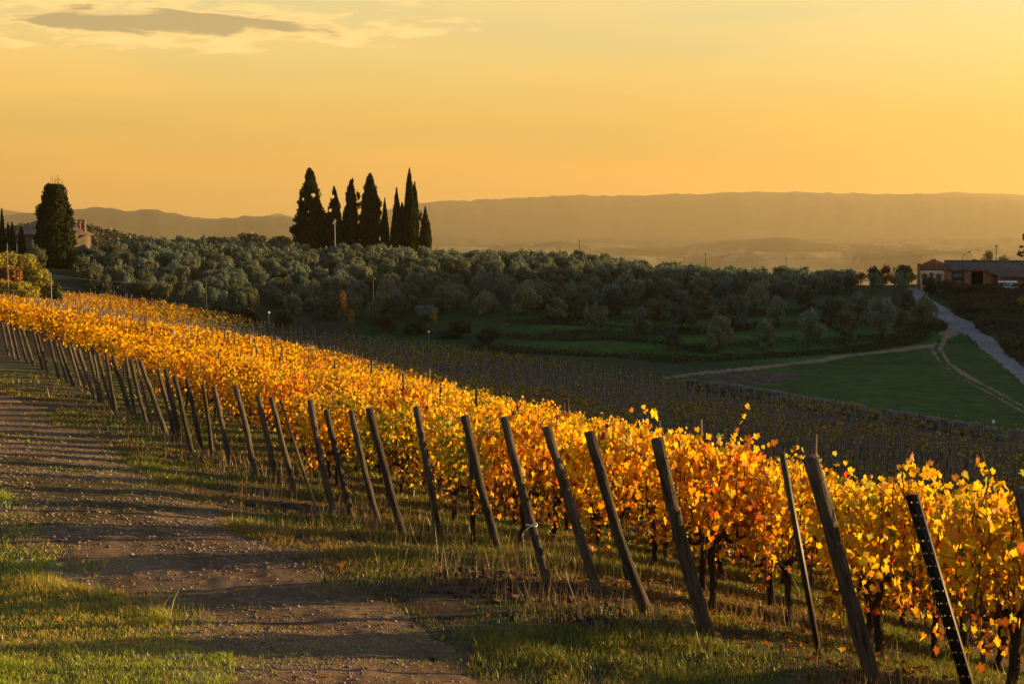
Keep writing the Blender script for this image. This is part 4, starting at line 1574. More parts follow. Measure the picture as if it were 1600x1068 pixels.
# ------------------------------------------------------------------ bushes and other trees
def bush(px, py_top, py_foot, w_px, d, pal_, label, seed, name='bush', cat='bush', group=None, size=.30, dens=1.0, trunk=.25, mat=None, loose=.5, zfix=None):
    s = d / FPX
    x = (px - 800) / FPX * d
    zt = at(px, py_top, d)[2]
    zg = T1(x, d)
    zb = min(at(px, py_foot, d)[2], zt - .5)
    if zb < zg or zfix:
        zb = zg - .05
    zt = max(zt, zb + .9)
    H = zt - zb
    W = w_px * s * .5
    rnd = random.Random(seed)
    root = empty(name, (x, d, zg))
    off = zb - zg
    blobs = []
    k = 14
    for i in range(k):
        a = rnd.uniform(0, 6.28); f = rnd.random()
        z = trunk * H + (1 - trunk) * H * (.15 + .68 * f)
        rmax = W * (1 - .75 * max(0, f - .35)) * .72
        r = rmax * math.sqrt(rnd.random())
        q = rnd.uniform(.20, .36)
        blobs.append((r * math.cos(a), r * math.sin(a), z + off, W * q * 1.25, W * q * 1.25, H * q * .62))
    blobs.append((0, 0, H * .55 + off, W * .55, W * .55, H * .36))
    for i in range(6):
        a = rnd.uniform(0, 6.28); r = W * rnd.uniform(.1, .75)
        blobs.append((r * math.cos(a), r * math.sin(a), H * (.95 - .35 * r / W) + off, W * .10, W * .10, H * .10))
    n = int(min(6500, max(400, 30 * dens * (W * 2) * H / (size * size * .5) * .22)))
    me = crown_mesh('crown', blobs, n, size, pal_, mat or M_TREE, seed, hang=.2, shell=loose)
    mobj('crown', me, root)
    mb = MB()
    r0 = max(.04, W * .05)
    mb.tube([(0, 0, -.3), (.02, .02, max(.2, off + trunk * H)), (0, 0, off + H * .6)], [r0, r0 * .8, r0 * .4], 6, jit=.3, seed=seed)
    for i in range(4):
        a = i * 1.6 + rnd.random()
        mb.tube([(0, 0, off + trunk * H * .8), (W * .3 * math.cos(a), W * .3 * math.sin(a), off + H * .5), (W * .55 * math.cos(a), W * .55 * math.sin(a), off + H * .8)], [r0 * .6, r0 * .4, r0 * .15], 5, cap=False)
    mb.obj('trunk' if 'tree' in name else 'stem', M_TRUNK, root)
    tag(root, label, cat, group)
    return root


P_LIME = [(.29, .26, .024), (.34, .29, .030), (.20, .20, .022), (.38, .27, .03)]
P_DARK = [(.030, .036, .014), (.040, .044, .018), (.022, .026, .010), (.055, .046, .020)]
P_BROWN = [(.060, .044, .022), (.045, .040, .018), (.08, .05, .025)]
P_GOLD = [(.46, .27, .030), (.38, .23, .03), (.30, .22, .03)]
P_RUST = [(.26, .085, .022), (.20, .075, .025), (.15, .08, .025)]
P_OLIV = [(.065, .070, .030), (.085, .084, .036), (.05, .052, .022)]
P_YELL = [(.36, .26, .022), (.26, .21, .022)]
P_CONI = [(.018, .026, .012), (.024, .034, .014)]


def build_bushes():
    g = 'sunlit bushes on the bank at the left'
    L = [(2, 392, 470, 46, 176, P_LIME, 'tallest lime-green bush on the bank at the picture edge'),
         (34, 399, 470, 44, 178, P_LIME, 'lime-green bush on the bank below the thin cypresses'),
         (14, 412, 480, 26, 169, P_RUST, 'small orange-leaved bush on the sunlit bank, behind a thin pole'),
         (56, 418, 475, 36, 177, P_LIME, 'rounded yellow-green bush in the middle of the sunlit bank'),
         (72, 434, 478, 28, 176, P_LIME, 'low yellow-green bush beside the short white pole'),
         (86, 446, 478, 14, 175, P_OLIV, 'smallest bush at the right end of the sunlit bank'),
         (-22, 398, 480, 50, 178, P_LIME, 'lime-green bush on the bank cut off by the picture edge'),
         (30, 440, 488, 44, 166, P_LIME, 'low front bush at the foot of the sunlit bank, above the vines'),
         (-8, 436, 490, 44, 166, P_GOLD, 'golden low bush at the foot of the bank at the picture edge')]
    for i, (px, t, f, w, d, p, lb) in enumerate(L):
        bush(px, t - 3, f, w * 1.95, d, p, lb, 700 + i, group=g, size=.30, trunk=.03, dens=1.6)
    # scrub along the upper edge of the vineyard
    S = [(388, 486, 508, 26, 213, P_DARK, 'dark scrub bush behind the top edge of the vineyard, below the left pole'),
         (440, 492, 516, 30, 212, P_DARK, 'dark scrub bush behind the top edge of the vineyard, left of the bare sapling'),
         (600, 500, 526, 34, 209, P_BROWN, 'brown thicket behind the top edge of the vineyard, right of the bare sapling'),
         (652, 506, 534, 36, 206, P_DARK, 'dark thicket behind the vineyard, left of the small yellow tree'),
         (716, 508, 540, 44, 204, P_DARK, 'wide dark thicket behind the vineyard, right of the small yellow tree'),
         (764, 520, 548, 36, 201, P_BROWN, 'brown scrub at the left end of the grass terraces')]
    for i, (px, t, f, w, d, p, lb) in enumerate(S):
        bush(px, t - 9, f, w * 1.5, d, p, lb, 740 + i, group='scrub along the vineyard and terrace banks', size=.28, trunk=0, dens=1.5)
    bush(536, 452, 524, 18, 210, P_RUST, 'tall half-bare rust-brown sapling before the olive grove', 770, 'small_tree', 'tree', size=.2, dens=.18, trunk=.15)
    bush(548, 478, 520, 14, 211, P_YELL, 'thin yellow sapling beside the rust-brown one', 771, 'small_tree', 'tree', size=.2, dens=.25, trunk=.15)
    bush(678, 480, 506, 12, 212, P_YELL, 'small yellow tree before the dark foot of the olive grove', 772, 'small_tree', 'tree', size=.22, dens=.6, trunk=.15)
    # trees at the gap left of the farm building
    bush(1366, 414, 452, 34, 292, P_DARK, 'dark round tree left of the rust-coloured tree by the road top', 773, 'round_tree', 'tree', size=.32, trunk=.02)
    bush(1384, 412, 446, 26, 296, P_RUST, 'rust-red autumn tree at the top of the road', 774, 'round_tree', 'tree', size=.3, dens=.8, trunk=.03)
    bush(1408, 411, 446, 44, 305, P_OLIV, 'olive-green tree clump left of the farm building', 775, 'round_tree', 'tree', size=.34, trunk=.02)
    bush(1424, 424, 450, 20, 296, P_YELL, 'yellow bush against the left end of the farm building', 776, size=.28, dens=.6)
    bush(1345, 424, 450, 26, 294, P_RUST, 'bare reddish shrub left of the dark round tree', 777, size=.26, dens=.4)
    # behind the farm building
    bush(1542, 389, 430, 30, 300, P_GOLD, 'golden half-bare tree rising behind the farm roof', 778, 'round_tree', 'tree', size=.28, dens=.35, trunk=.1)
    bush(1566, 396, 430, 28, 302, P_GOLD, 'golden-brown half-bare tree between the other one and the conifer', 779, 'round_tree', 'tree', size=.28, dens=.3, trunk=.1)
    bush(1521, 404, 430, 12, 300, P_OLIV, 'low green treetop peeking over the farm roof', 780, 'round_tree', 'tree', size=.26, dens=.6)
    # conifer at the right edge: tiers of drooping sprays
    d = 292; s = d / FPX; x = (1600 - 800) / FPX * d
    root = empty('conifer_tree', (x, d, T1(x, d)))
    H = at(1600, 366, d)[2] - T1(x, d)
    bl = []
    rnd = random.Random(8)
    for k in range(34):
        f = rnd.uniform(.25, 1); a = rnd.uniform(0, 6.28); r = (1.02 - f) * 3.6 * rnd.uniform(.5, 1)
        bl.append((r * math.cos(a), r * math.sin(a), f * H, .55, .55, .28))
    bl.append((0, 0, H * .96, .15, .15, .5))
    mobj('crown', crown_mesh('crown', bl, 1900, .34, P_CONI, M_CYP, 88, hang=.1), root)
    mb = MB(); mb.tube([(0, 0, -.3), (0, 0, H * .5), (0, 0, H)], [.22, .14, .03], 7, jit=.2); mb.obj('trunk', M_TRUNK, root)
    tag(root, 'dark conifer with tiers of branches beside the farm roof at the picture edge', 'tree')
    # hedge bank below the farm building
    Hd = [(1455, 436, 458, 20, 274, P_DARK, 'dark shrub before the arched end of the farm building'),
          (1475, 442, 470, 30, 272, P_DARK, 'dark shrub right of the arched end, before the first brick bay'),
          (1500, 447, 482, 36, 268, P_BROWN, 'brownish hedge shrub below the street lamp'),
          (1530, 449, 490, 40, 265, P_DARK, 'dark hedge shrub below the open bay of the farm building'),
          (1562, 452, 496, 40, 262, P_DARK, 'dark hedge shrub before the pale blue car'),
          (1596, 456, 500, 40, 260, P_BROWN, 'brown hedge shrub at the picture edge below the farm building'),
          (1512, 474, 518, 40, 250, P_DARK, 'dark shrub on the bank beside the bend of the gravel road'),
          (1548, 478, 530, 46, 247, P_OLIV, 'greenish shrub in the middle of the hedge bank'),
          (1585, 486, 545, 46, 242, P_DARK, 'dark shrub on the lower hedge bank'),
          (1618, 452, 512, 40, 243, P_YELL, 'yellow-green tree at the picture edge on the hedge bank'),
          (1556, 512, 552, 40, 232, P_BROWN, 'brown shrub above the gravel road near the picture edge'),
          (1598, 528, 580, 40, 226, P_BROWN, 'brown shrub at the picture edge above the gravel road'),
          (1528, 498, 530, 30, 240, P_DARK, 'low dark shrub close to the gravel road')]
    for i, (px, t, f, w, d, p, lb) in enumerate(Hd):
        bush(px, t - 5, f + 8, w * 1.6, d, p, lb, 800 + i, group='shrubs of the hedge bank below the farm', size=.32, trunk=0)
    bush(1590, 446, 456, 7, 266, P_YELL, 'tiny bright yellow bush right of the pale blue car', 830, size=.2)
    # shrubs round the villa
    for i, (px, t, w, p, lb) in enumerate(((160, 386, 26, P_DARK, 'clipped dark shrub right of the villa corner'), (188, 389, 26, P_BROWN, 'reddish-brown shrub on the crest right of the villa'),
                                           (130, 392, 20, P_DARK, 'dark shrub under the right wall of the villa'), (55, 394, 30, P_OLIV, 'grey shrub under the left wall of the villa'))):
        bush(px, t, 408, w, 296, p, lb, 840 + i, group='shrubs round the villa', size=.3)
    # dark understorey between the crest cypresses
    for i, (px, t, w) in enumerate(((508, 350, 30), (537, 354, 24), (562, 352, 22))):
        bush(px, t, 382, w, 314, P_CONI, ('dark evergreen shrub filling the gap right of the broadest cypress', 'dark evergreen shrub between the small cone-shaped and the ragged cypress', 'dark evergreen shrub between the ragged and the stout cypress')[i], 850 + i, group='shrubs under the crest cypresses', size=.4, mat=M_CYP)
    # treetops far behind the grove
    for i, (px, t, w, d) in enumerate(((225, 377, 44, 470), (262, 374, 36, 480), (300, 372, 44, 500), (345, 369, 48, 510), (395, 364, 64, 520), (440, 368, 50, 520), (205, 381, 40, 450), (180, 384, 40, 440))):
        bush(px, t, 396, w * 1.3, d, P_DARK, 'round dark treetop of the wood showing behind the olive grove', 860 + i, 'round_tree', 'tree', group='wood behind the olive grove', size=.7, mat=M_TREE)


build_bushes()


BANKS = [(hits([(760, 545), (900, 556), (1050, 563), (1200, 558), (1330, 548), (1420, 532), (1460, 513)]), 2.9),
         (hits([(790, 527), (900, 532), (960, 530), (1010, 535), (1090, 548)]), 1.7), (hits([(800, 505), (880, 507), (960, 512), (1050, 516), (1100, 520)]), 1.4)]
HEDGE = hits([(1452, 456), (1520, 452), (1600, 452), (1700, 460), (1700, 640), (1612, 585), (1560, 540), (1512, 498), (1482, 476)])


def brambles():
    rg = np.random.default_rng(91)
    x = rg.uniform(-6, 92, 200000); y = rg.uniform(186, 262, 200000)
    e = .6
    gx = (terrain(x + e, y, False) - terrain(x - e, y, False)) / (2 * e); gy = (terrain(x, y + e, False) - terrain(x, y - e, False)) / (2 * e)
    bank = np.zeros(len(x))
    for ln, wd in BANKS:
        bank = np.maximum(bank, sst(dist_poly(x, y, ln, closed=False), wd, wd * .55))
    k = (rg.random(len(x)) < np.maximum(.8 * sst(np.hypot(gx, gy), .22, .40), .9 * bank)) & ~inpoly(x, y, ROAD) & ~inpoly(x, y, TRACK) & ~inpoly(x, y, SIDE) & ~inpoly(x, y, MEADOW) & ~inpoly(x, y, VY)
    x, y = x[k], y[k]; n = len(x)
    p = np.c_[x, y, terrain(x, y, False) + rg.uniform(0, .55, n) * (.4 + 1.2 * fbm(x / 3, y / 3, 92, 2))]
    t, b = frames(rand_unit(n, rg), rg)
    s_ = rg.uniform(.18, .42, n)
    v, f = kites(p, t, b, s_, s_ * .6)
    c = np.array([(.045, .040, .016), (.032, .036, .013), (.06, .045, .02)])[rg.integers(0, 3, n)] * rg.uniform(.7, 1.2, (n, 1))
    hx = rg.uniform(60, 125, 260000); hy = rg.uniform(150, 285, 260000)
    kk = inpoly(hx, hy, HEDGE) & (rg.random(len(hx)) < .25 + .75 * sst(fbm(hx / 5, hy / 5, 94, 3), .42, .6))
    hx, hy = hx[kk], hy[kk]; m = len(hx)
    hp = np.c_[hx, hy, terrain(hx, hy, False) + rg.random(m) ** .7 * (.25 + 1.7 * fbm(hx / 4, hy / 4, 95, 3))]
    t, b = frames(rand_unit(m, rg), rg)
    s_ = rg.uniform(.22, .5, m)
    v2, f2 = kites(hp, t, b, s_, s_ * .6)
    hc = np.array([(.045, .042, .016), (.034, .040, .014), (.06, .045, .02), (.07, .065, .02)])[rg.integers(0, 4, m)] * rg.uniform(.7, 1.2, (m, 1))
    v = np.vstack([v, v2]); f = np.vstack([f, f2 + n * 4]); c = np.vstack([c, hc])
    tag(mobj('brambles', mesh_np('brambles', v, f, M_TREE, cols=np.repeat(c, 4, 0))), 'dark brambles covering the terrace banks and the slope below the farm', 'brambles', kind='stuff')


brambles()


def wood_masses():
    """tree-covered knoll behind the villa: one mass of crowns nobody could count"""
    rg = np.random.default_rng(99)
    P, S = [], []
    n = 900
    x = -228 + rg.normal(0, 46, n); y = 735 + rg.normal(0, 75, n)
    z = terrain(x, y)
    k = 26
    p = np.repeat(np.c_[x, y, z + 2.5], k, 0) + rand_unit(n * k, rg) * np.array([3.4, 3.4, 3.0]) * (.6 + .4 * rg.random((n * k, 1)))
    d = rand_unit(n * k, rg)
    t, b = frames(d, rg)
    s = rg.uniform(1.2, 2.4, n * k)
    v, f = kites(p, t, b, s, s * .7)
    c = np.array([(.036, .040, .016), (.05, .05, .02), (.07, .06, .022)])[rg.integers(0, 3, n * k)]
    me = mesh_np('distant_wood', v, f, M_TREE, cols=np.repeat(c, 4, 0))
    tag(mobj('distant_wood', me), 'wooded knoll rising behind the villa', 'wood', kind='stuff')


wood_masses()

# ------------------------------------------------------------------ villa
M_STUCCO = mat_simple('old_stucco', (.11, .088, .064), .9, .1, nscale=.8, var=.25)
M_TILE = mat_brick('roof_tiles', (.19, .135, .10), (.15, .105, .08), (.07, .052, .042), 2.2, wave_tile=True)
M_BRICK = mat_brick('red_brick', (.27, .125, .08), (.22, .10, .065), (.18, .15, .12), 1.6)
M_CREAM = mat_simple('cream_plaster', (.46, .40, .29), .9, .1, nscale=.9, var=.3)
M_DARKIN = mat_simple('painted_bay_shade', (.02, .018, .016), .8, .1)
M_SHUT = mat_simple('pale_shutter', (.36, .44, .46), .6, .2)
M_GLASS = mat_simple('dull_glass', (.05, .06, .075), .15, .6, var=.1)
M_WHITE = mat_simple('white_sheet', (.72, .74, .76), .5, .3, var=.06)
M_POLE = mat_simple('pole_wood', (.10, .08, .062), .85, .2, nscale=4, var=.3, stretch=(6, 6, .6))
M_CONC = mat_simple('pale_concrete', (.30, .28, .25), .85, .2, nscale=4, var=.2)


def build_villa():
    p0 = at(18, 398, 304)
    yaw = R(9.0)
    zg = -3.4
    root = empty('villa', (p0[0], p0[1], zg), yaw)
    W, Dp, Hh = 15.3, 9.0, 4.5
    MB().box(0, W, 0, Dp, -1, Hh).obj('wall', M_STUCCO, root)
    mb = MB()
    o = .55
    r = 3.0
    e = Hh
    a = [(-o, -o, e), (W + o, -o, e), (W + o, Dp + o, e), (-o, Dp + o, e), (Dp * .5, Dp * .5, e + r), (W - Dp * .5, Dp * .5, e + r)]
    b = [(x, y, z + .18) for x, y, z in a]
    mb.add(b, [(0, 1, 5, 4), (1, 2, 5), (2, 3, 4, 5), (3, 0, 4)])
    mb.add(a[:4] + b[:4], [(0, 4, 5, 1), (1, 5, 6, 2), (2, 6, 7, 3), (3, 7, 4, 0), (0, 1, 2, 3)])
    k = 0.1
    rf = mb.obj('roof', M_TILE, root)
    # rows of cover tiles running up the slope
    tb = MB()
    x = 0.0
    while x < W:
        top = min(x, W - x, Dp * .5) / (Dp * .5)
        if top > .05:
            z0 = e + .20; tb.tube([(x, -o + .05, z0), (x, -o + (Dp * .5 + o) * top * .97, z0 + r * top * .97)], [.09, .09], 5, cap=False)
        x += .55
    tb.obj('cover_tile', M_TILE, rf)
    for cx in (W - 1.5, W - .55):
        c = MB(); c.box(cx - .32, cx + .32, 2.2, 3.1, e + .3, e + 3.1); c.box(cx - .42, cx + .42, 2.1, 3.2, e + 3.1, e + 3.3)
        c.obj('chimney', M_BRICK, rf)
    for wx in (2.2, 5.0, 12.4):
        f = MB(); f.box(wx - .75, wx - .60, -.08, -.003, 1.5, 3.5); f.box(wx + .60, wx + .75, -.08, -.003, 1.5, 3.5)
        f.box(wx - .59, wx + .59, -.08, -.003, 3.35, 3.5); f.box(wx - .8, wx + .8, -.14, -.004, 1.36, 1.49)
        w = f.obj('window', M_CREAM, root)
        MB().box(wx - .59, wx + .59, -.03, -.002, 1.5, 3.34).obj('pane', M_GLASS, w)
        s = MB()
        for q in (-1, 1):
            s.box(wx + q * .30 - .27, wx + q * .30 + .27, -.07, -.035, 1.52, 3.3)
        s.obj('shutter', M_SHUT, w)
    tag(root, 'stone villa with hipped tile roof and twin brick chimneys behind the huge cypress', 'villa')


build_villa()


# ------------------------------------------------------------------ farm building on the right
def build_farm():
    p0 = at(1434, 448, 282)
    yaw = R(-14)
    zg = p0[2]
    root = empty('farm_building', (p0[0], p0[1], zg), yaw)
    # ornate end: plaster with brick pilasters, cornice and curved parapet
    MB().box(.36, 4.94, .06, 5, -1, 3.25).obj('plaster_wall', M_CREAM, root)
    b = MB()
    b.box(0, .355, 0, 5, -1, 4.45); b.box(4.945, 5.4, 0, 5, -1, 4.2)
    b.box(.356, 4.944, .02, 5, 3.253, 4.15)
    b.box(-.06, 5.44, -.08, .3, 4.16, 4.30)
    prof_ = [(.36, 4.31), (.36, 4.40), (.9, 4.42), (1.6, 4.60), (2.1, 5.0), (2.5, 5.34), (3.2, 5.38), (3.7, 5.15), (4.4, 4.9), (5.4, 4.75), (5.4, 4.31)]
    n = len(prof_)
    b.add([(x, .03, z) for x, z in prof_] + [(x, .4, z) for x, z in prof_], [tuple(range(n)), tuple(reversed(range(n, 2 * n)))] + [(i, i + n, (i + 1) % n + n, (i + 1) % n) for i in range(n)])
    b.box(-.1, .46, -.06, .4, 4.453, 4.62)
    b.box(2.3, 3.4, -.02, .45, 5.39, 5.50)
    b.obj('brick_front', M_BRICK, root)
    for cx, w, h in ((1.25, .95, 2.5), (2.55, .62, 2.7), (3.95, .95, 2.5)):
        a = MB()
        out, inn = [], []
        for t in np.linspace(0, math.pi, 13):
            out.append((cx + (w * .5 + .22) * math.cos(t), h - w * .5 + (w * .5 + .22) * math.sin(t)))
            inn.append((cx + w * .5 * math.cos(t), h - w * .5 + w * .5 * math.sin(t)))
        k = len(out)
        for i in range(k - 1):
            q = [out[i], out[i + 1], inn[i + 1], inn[i]]
            a.add([(x, -.03, z) for x, z in q] + [(x, .055, z) for x, z in q], [(0, 1, 2, 3), (0, 4, 5, 1), (3, 2, 6, 7)])
        wn = a.obj('arched_window', M_BRICK, root)
        p = [(cx - w * .5, .4)] + [(cx + w * .5, .4)] + inn
        m = len(p)
        MB().add([(x, .03, z) for x, z in p], [tuple(range(m))]).obj('pane', M_GLASS, wn)
    # long brick wall with bays
    w = MB()
    Z1 = 3.3
    for x0, x1, z0, z1 in ((5.41, 6.4, -1, Z1), (8.8, 10.1, -1, Z1), (12.3, 14.9, -1, Z1), (6.4, 8.8, 2.95, Z1), (6.4, 8.8, -1, .25), (10.1, 12.3, 3.05, Z1)):
        w.box(x0, x1, .05, .35, z0, z1)
    w.box(14.9, 15.2, -2.6, .35, -1, 2.6)
    w.box(15.2, 19.9, -2.6, -2.3, -1, 1.95)
    w.box(19.9, 24.5, -2.6, -2.3, 1.6, 1.95)
    w.box(24.5, 34, -2.6, -2.3, -1, 1.95)
    w.box(5.41, 34, 9.6, 9.9, -1, 3.3)
    w.box(33.7, 34, -2.3, 9.6, -1, 3.3)
    w.obj('brick_wall', M_BRICK, root)
    MB().box(6.42, 8.78, .14, .2, 1.35, 2.94).obj('grey_panel', M_GLASS, root)
    MB().box(6.42, 8.78, .10, .18, .26, 1.34).obj('wooden_panel', M_POLE, root)
    MB().box(5.42, 33.6, 4.6, 4.8, -1, 3.4).obj('inner_shade_wall', M_DARKIN, root)  # near-black wall: shade inside the open bays put into the colour
    r = MB()
    t = .16
    X1 = 34.5
    A = [(5.2, 5, 5.05), (X1, 5, 5.05), (X1, -.35, 3.42), (5.2, -.35, 3.42)]
    def slab(q):
        q2 = [(x, y, z - t) for x, y, z in q]
        k = len(q)
        r.add(q + q2, [tuple(range(k)), tuple(reversed(range(k, 2 * k)))] + [(i, i + k, (i + 1) % k + k, (i + 1) % k) for i in range(k)])
    slab(A)
    slab([(5.2, 5.003, 5.05), (5.2, 10.2, 3.4), (X1, 10.2, 3.4), (X1, 5.003, 5.05)])
    slab([(12.4, -.353, 3.42), (X1, -.353, 3.42), (X1, -3.3, 2.12), (15.8, -3.3, 2.12)])
    rf = r.obj('roof', M_TILE, root)
    rd = MB()
    x = 5.6
    while x < X1:
        rd.tube([(x, 4.95, 5.06), (x, -.3, 3.46)], [.10, .10], 5, cap=False)
        if x > 13:
            y1 = -3.25 if x > 15.8 else -.35 - (x - 12.4) / 3.4 * 2.9
            rd.tube([(x, -.36, 3.44), (x, y1, 3.44 + (y1 + .36) / 2.95 * 1.3)], [.10, .10], 5, cap=False)
        x += .62
    rd.tube([(5.2, 5, 5.12), (X1, 5, 5.12)], [.15, .15], 6)
    rd.obj('cover_tile', M_TILE, rf)
    tag(root, 'long low brick farm building with tiled roof and arched plaster end', 'farm building')
    # street lamp before it
    zl = 448
    q = at(1503, 449, 276)
    lamp = empty('street_lamp', (q[0], q[1], T1(q[0], q[1])))
    Ht = at(1503, 392, 276)[2] - T1(q[0], q[1])
    mb = MB()
    pts = [(0, 0, 0), (0, 0, Ht * .8)]
    for k in range(1, 7):
        f = k / 6 * R(75)
        pts.append((1.35 * (1 - math.cos(f)), 0, Ht * .8 + Ht * .17 * math.sin(f) / math.sin(R(75))))
    mb.tube(pts, [.07, .06] + [.045] * 6, 7)
    mb.obj('pole', M_STEEL, lamp)
    e = pts[-1]
    h = MB(); h.tube([(e[0] - .05, 0, e[2] + .02), (e[0] + .25, 0, e[2] + .06), (e[0] + .55, 0, e[2] + .02)], [.06, .13, .07], 7)
    h.obj('lamp_head', M_STEEL, lamp)
    tag(lamp, 'curved-arm street lamp standing before the long farm roof', 'street lamp')
    # awning and car in the yard
    q = at(1576, 455, 270)
    zg2 = T1(q[0], q[1])
    aw = empty('awning', (q[0] + .3, q[1] + 1.6, zg2), R(-14))
    za = at(1576, 440, 271)[2] - zg2
    m = MB()
    m.add([(-1.7, -1.2, za - .05), (1.7, -1.2, za - .05), (1.7, 1.2, za + .10), (-1.7, 1.2, za + .10), (-1.7, -1.2, za - .12), (1.7, -1.2, za - .12), (1.7, 1.2, za + .03), (-1.7, 1.2, za + .03)],
          [(0, 1, 2, 3), (7, 6, 5, 4), (0, 4, 5, 1), (1, 5, 6, 2), (2, 6, 7, 3), (3, 7, 4, 0)])
    m.obj('cover', M_WHITE, aw)
    for sx in (-1.6, 1.6):
        for sy in (-1.1, 1.1):
            MB().box(sx - .04, sx + .04, sy - .04, sy + .04, -.2, za - .05).obj('leg', M_GALV, aw)
    tag(aw, 'flat white awning on thin legs over the pale blue car', 'awning')
    car(q, zg2, at(1576, 444.5, 270)[2] - zg2)


def car(q, zg, ztop):
    root = empty('parked_car', (q[0], q[1], zg + max(0, ztop - 1.48)), R(50))
    paint = mat_simple('pale_blue_paint', (.33, .42, .50), .25, .5, var=.04, bstr=0)
    rub = mat_simple('tyre_rubber', (.02, .02, .02), .8, .2)

    def loft(mb, secs):
        n = len(secs[0])
        vs = [p for s in secs for p in s]
        fs = []
        for i in range(len(secs) - 1):
            for k in range(n):
                fs.append((i * n + k, i * n + (k + 1) % n, (i + 1) * n + (k + 1) % n, (i + 1) * n + k))
        fs.append(tuple(reversed(range(n)))); fs.append(tuple((len(secs) - 1) * n + k for k in range(n)))
        mb.add(vs, fs)

    def sec(x, zb, zt, w):
        return [(x, -w, zb), (x, -w * 1.03, (zb + zt) / 2), (x, -w * .92, zt), (x, w * .92, zt), (x, w * 1.03, (zb + zt) / 2), (x, w, zb)]
    b = MB(); loft(b, [sec(-1.9, .35, .75, .70), sec(-1.7, .22, .88, .80), sec(-.9, .20, .93, .83), sec(.6, .20, .95, .83), sec(1.6, .22, .95, .81), sec(1.85, .35, .85, .72)])
    b.obj('body', paint, root, smooth=False)
    c = MB(); loft(c, [sec(-.95, .93, .95, .76), sec(-.35, .94, 1.42, .64), sec(.9, .95, 1.46, .66), sec(1.55, .95, 1.38, .66), sec(1.75, .94, .97, .74)])
    c.obj('roof', paint, root)
    for s in (-1, 1):
        g = MB(); g.add([(-.7, s * .765, .98), (1.5, s * .765, .98), (1.35, s * .695, 1.34), (-.35, s * .70, 1.36)], [(0, 1, 2, 3)])
        g.obj('side_window', M_GLASS, root)
        h = MB(); h.tube([(-1.84, s * .55, .68), (-1.90, s * .55, .68)], [.12, .10], 9); h.obj('headlight', M_WHITE, root)
    g = MB(); g.add([(-.93, -.62, .99), (-.93, .62, .99), (-.42, .55, 1.38), (-.42, -.55, 1.38)], [(0, 1, 2, 3)]); g.obj('windscreen', M_GLASS, root)
    for x in (-1.2, 1.2):
        for s in (-1, 1):
            w = MB(); w.tube([(x, s * .70, .31), (x, s * .86, .31)], [.31, .31], 14); wo = w.obj('wheel', rub, root)
            r_ = MB(); r_.tube([(x, s * .861, .31), (x, s * .875, .31)], [.19, .17], 10); r_.obj('rim', M_GALV, wo)
    tag(root, 'pale blue car parked under the white awning by the farm wall', 'car')


build_farm()


# ------------------------------------------------------------------ poles and lines
def pole(px, py_top, py_foot, d, r, mat, label, arm=True, group='wooden poles across the olive hill'):
    x = (px - 800) / FPX * d
    zg = T1(x, d)
    zt = at(px, py_top, d)[2]
    H = zt - zg
    root = empty('utility_pole', (x, d, zg))
    r *= .8
    mb = MB(); mb.tube([(0, 0, -.4), (.01, 0, H * .5), (0, 0, H)], [r * 1.2, r, r * .8], 8, jit=.06); mb.obj('shaft', mat, root)
    if arm:
        a = MB(); a.box(-.40, .40, -r - .06, -r - .004, H - .42, H - .34)
        a.obj('crossarm', mat, root)
        for s in (-.32, .32):
            i = MB(); i.tube([(s, -r - .03, H - .339), (s, -r - .03, H - .22)], [.035, .02], 6); i.obj('insulator', M_WHITE, root)
    tag(root, label, 'pole', group)
    return (x, d, zt - .25)


def cable(a, b, sag, label, r=.013):
    mb = MB()
    pts = []
    for k in range(13):
        t = k / 12
        pts.append((a[0] + (b[0] - a[0]) * t, a[1] + (b[1] - a[1]) * t, a[2] + (b[2] - a[2]) * t - sag * 4 * t * (1 - t)))
    mb.tube(pts, [r] * 13, 4, cap=False)
    tag(mb.obj('overhead_cable', M_WIRE), label, 'cable', 'overhead cables')


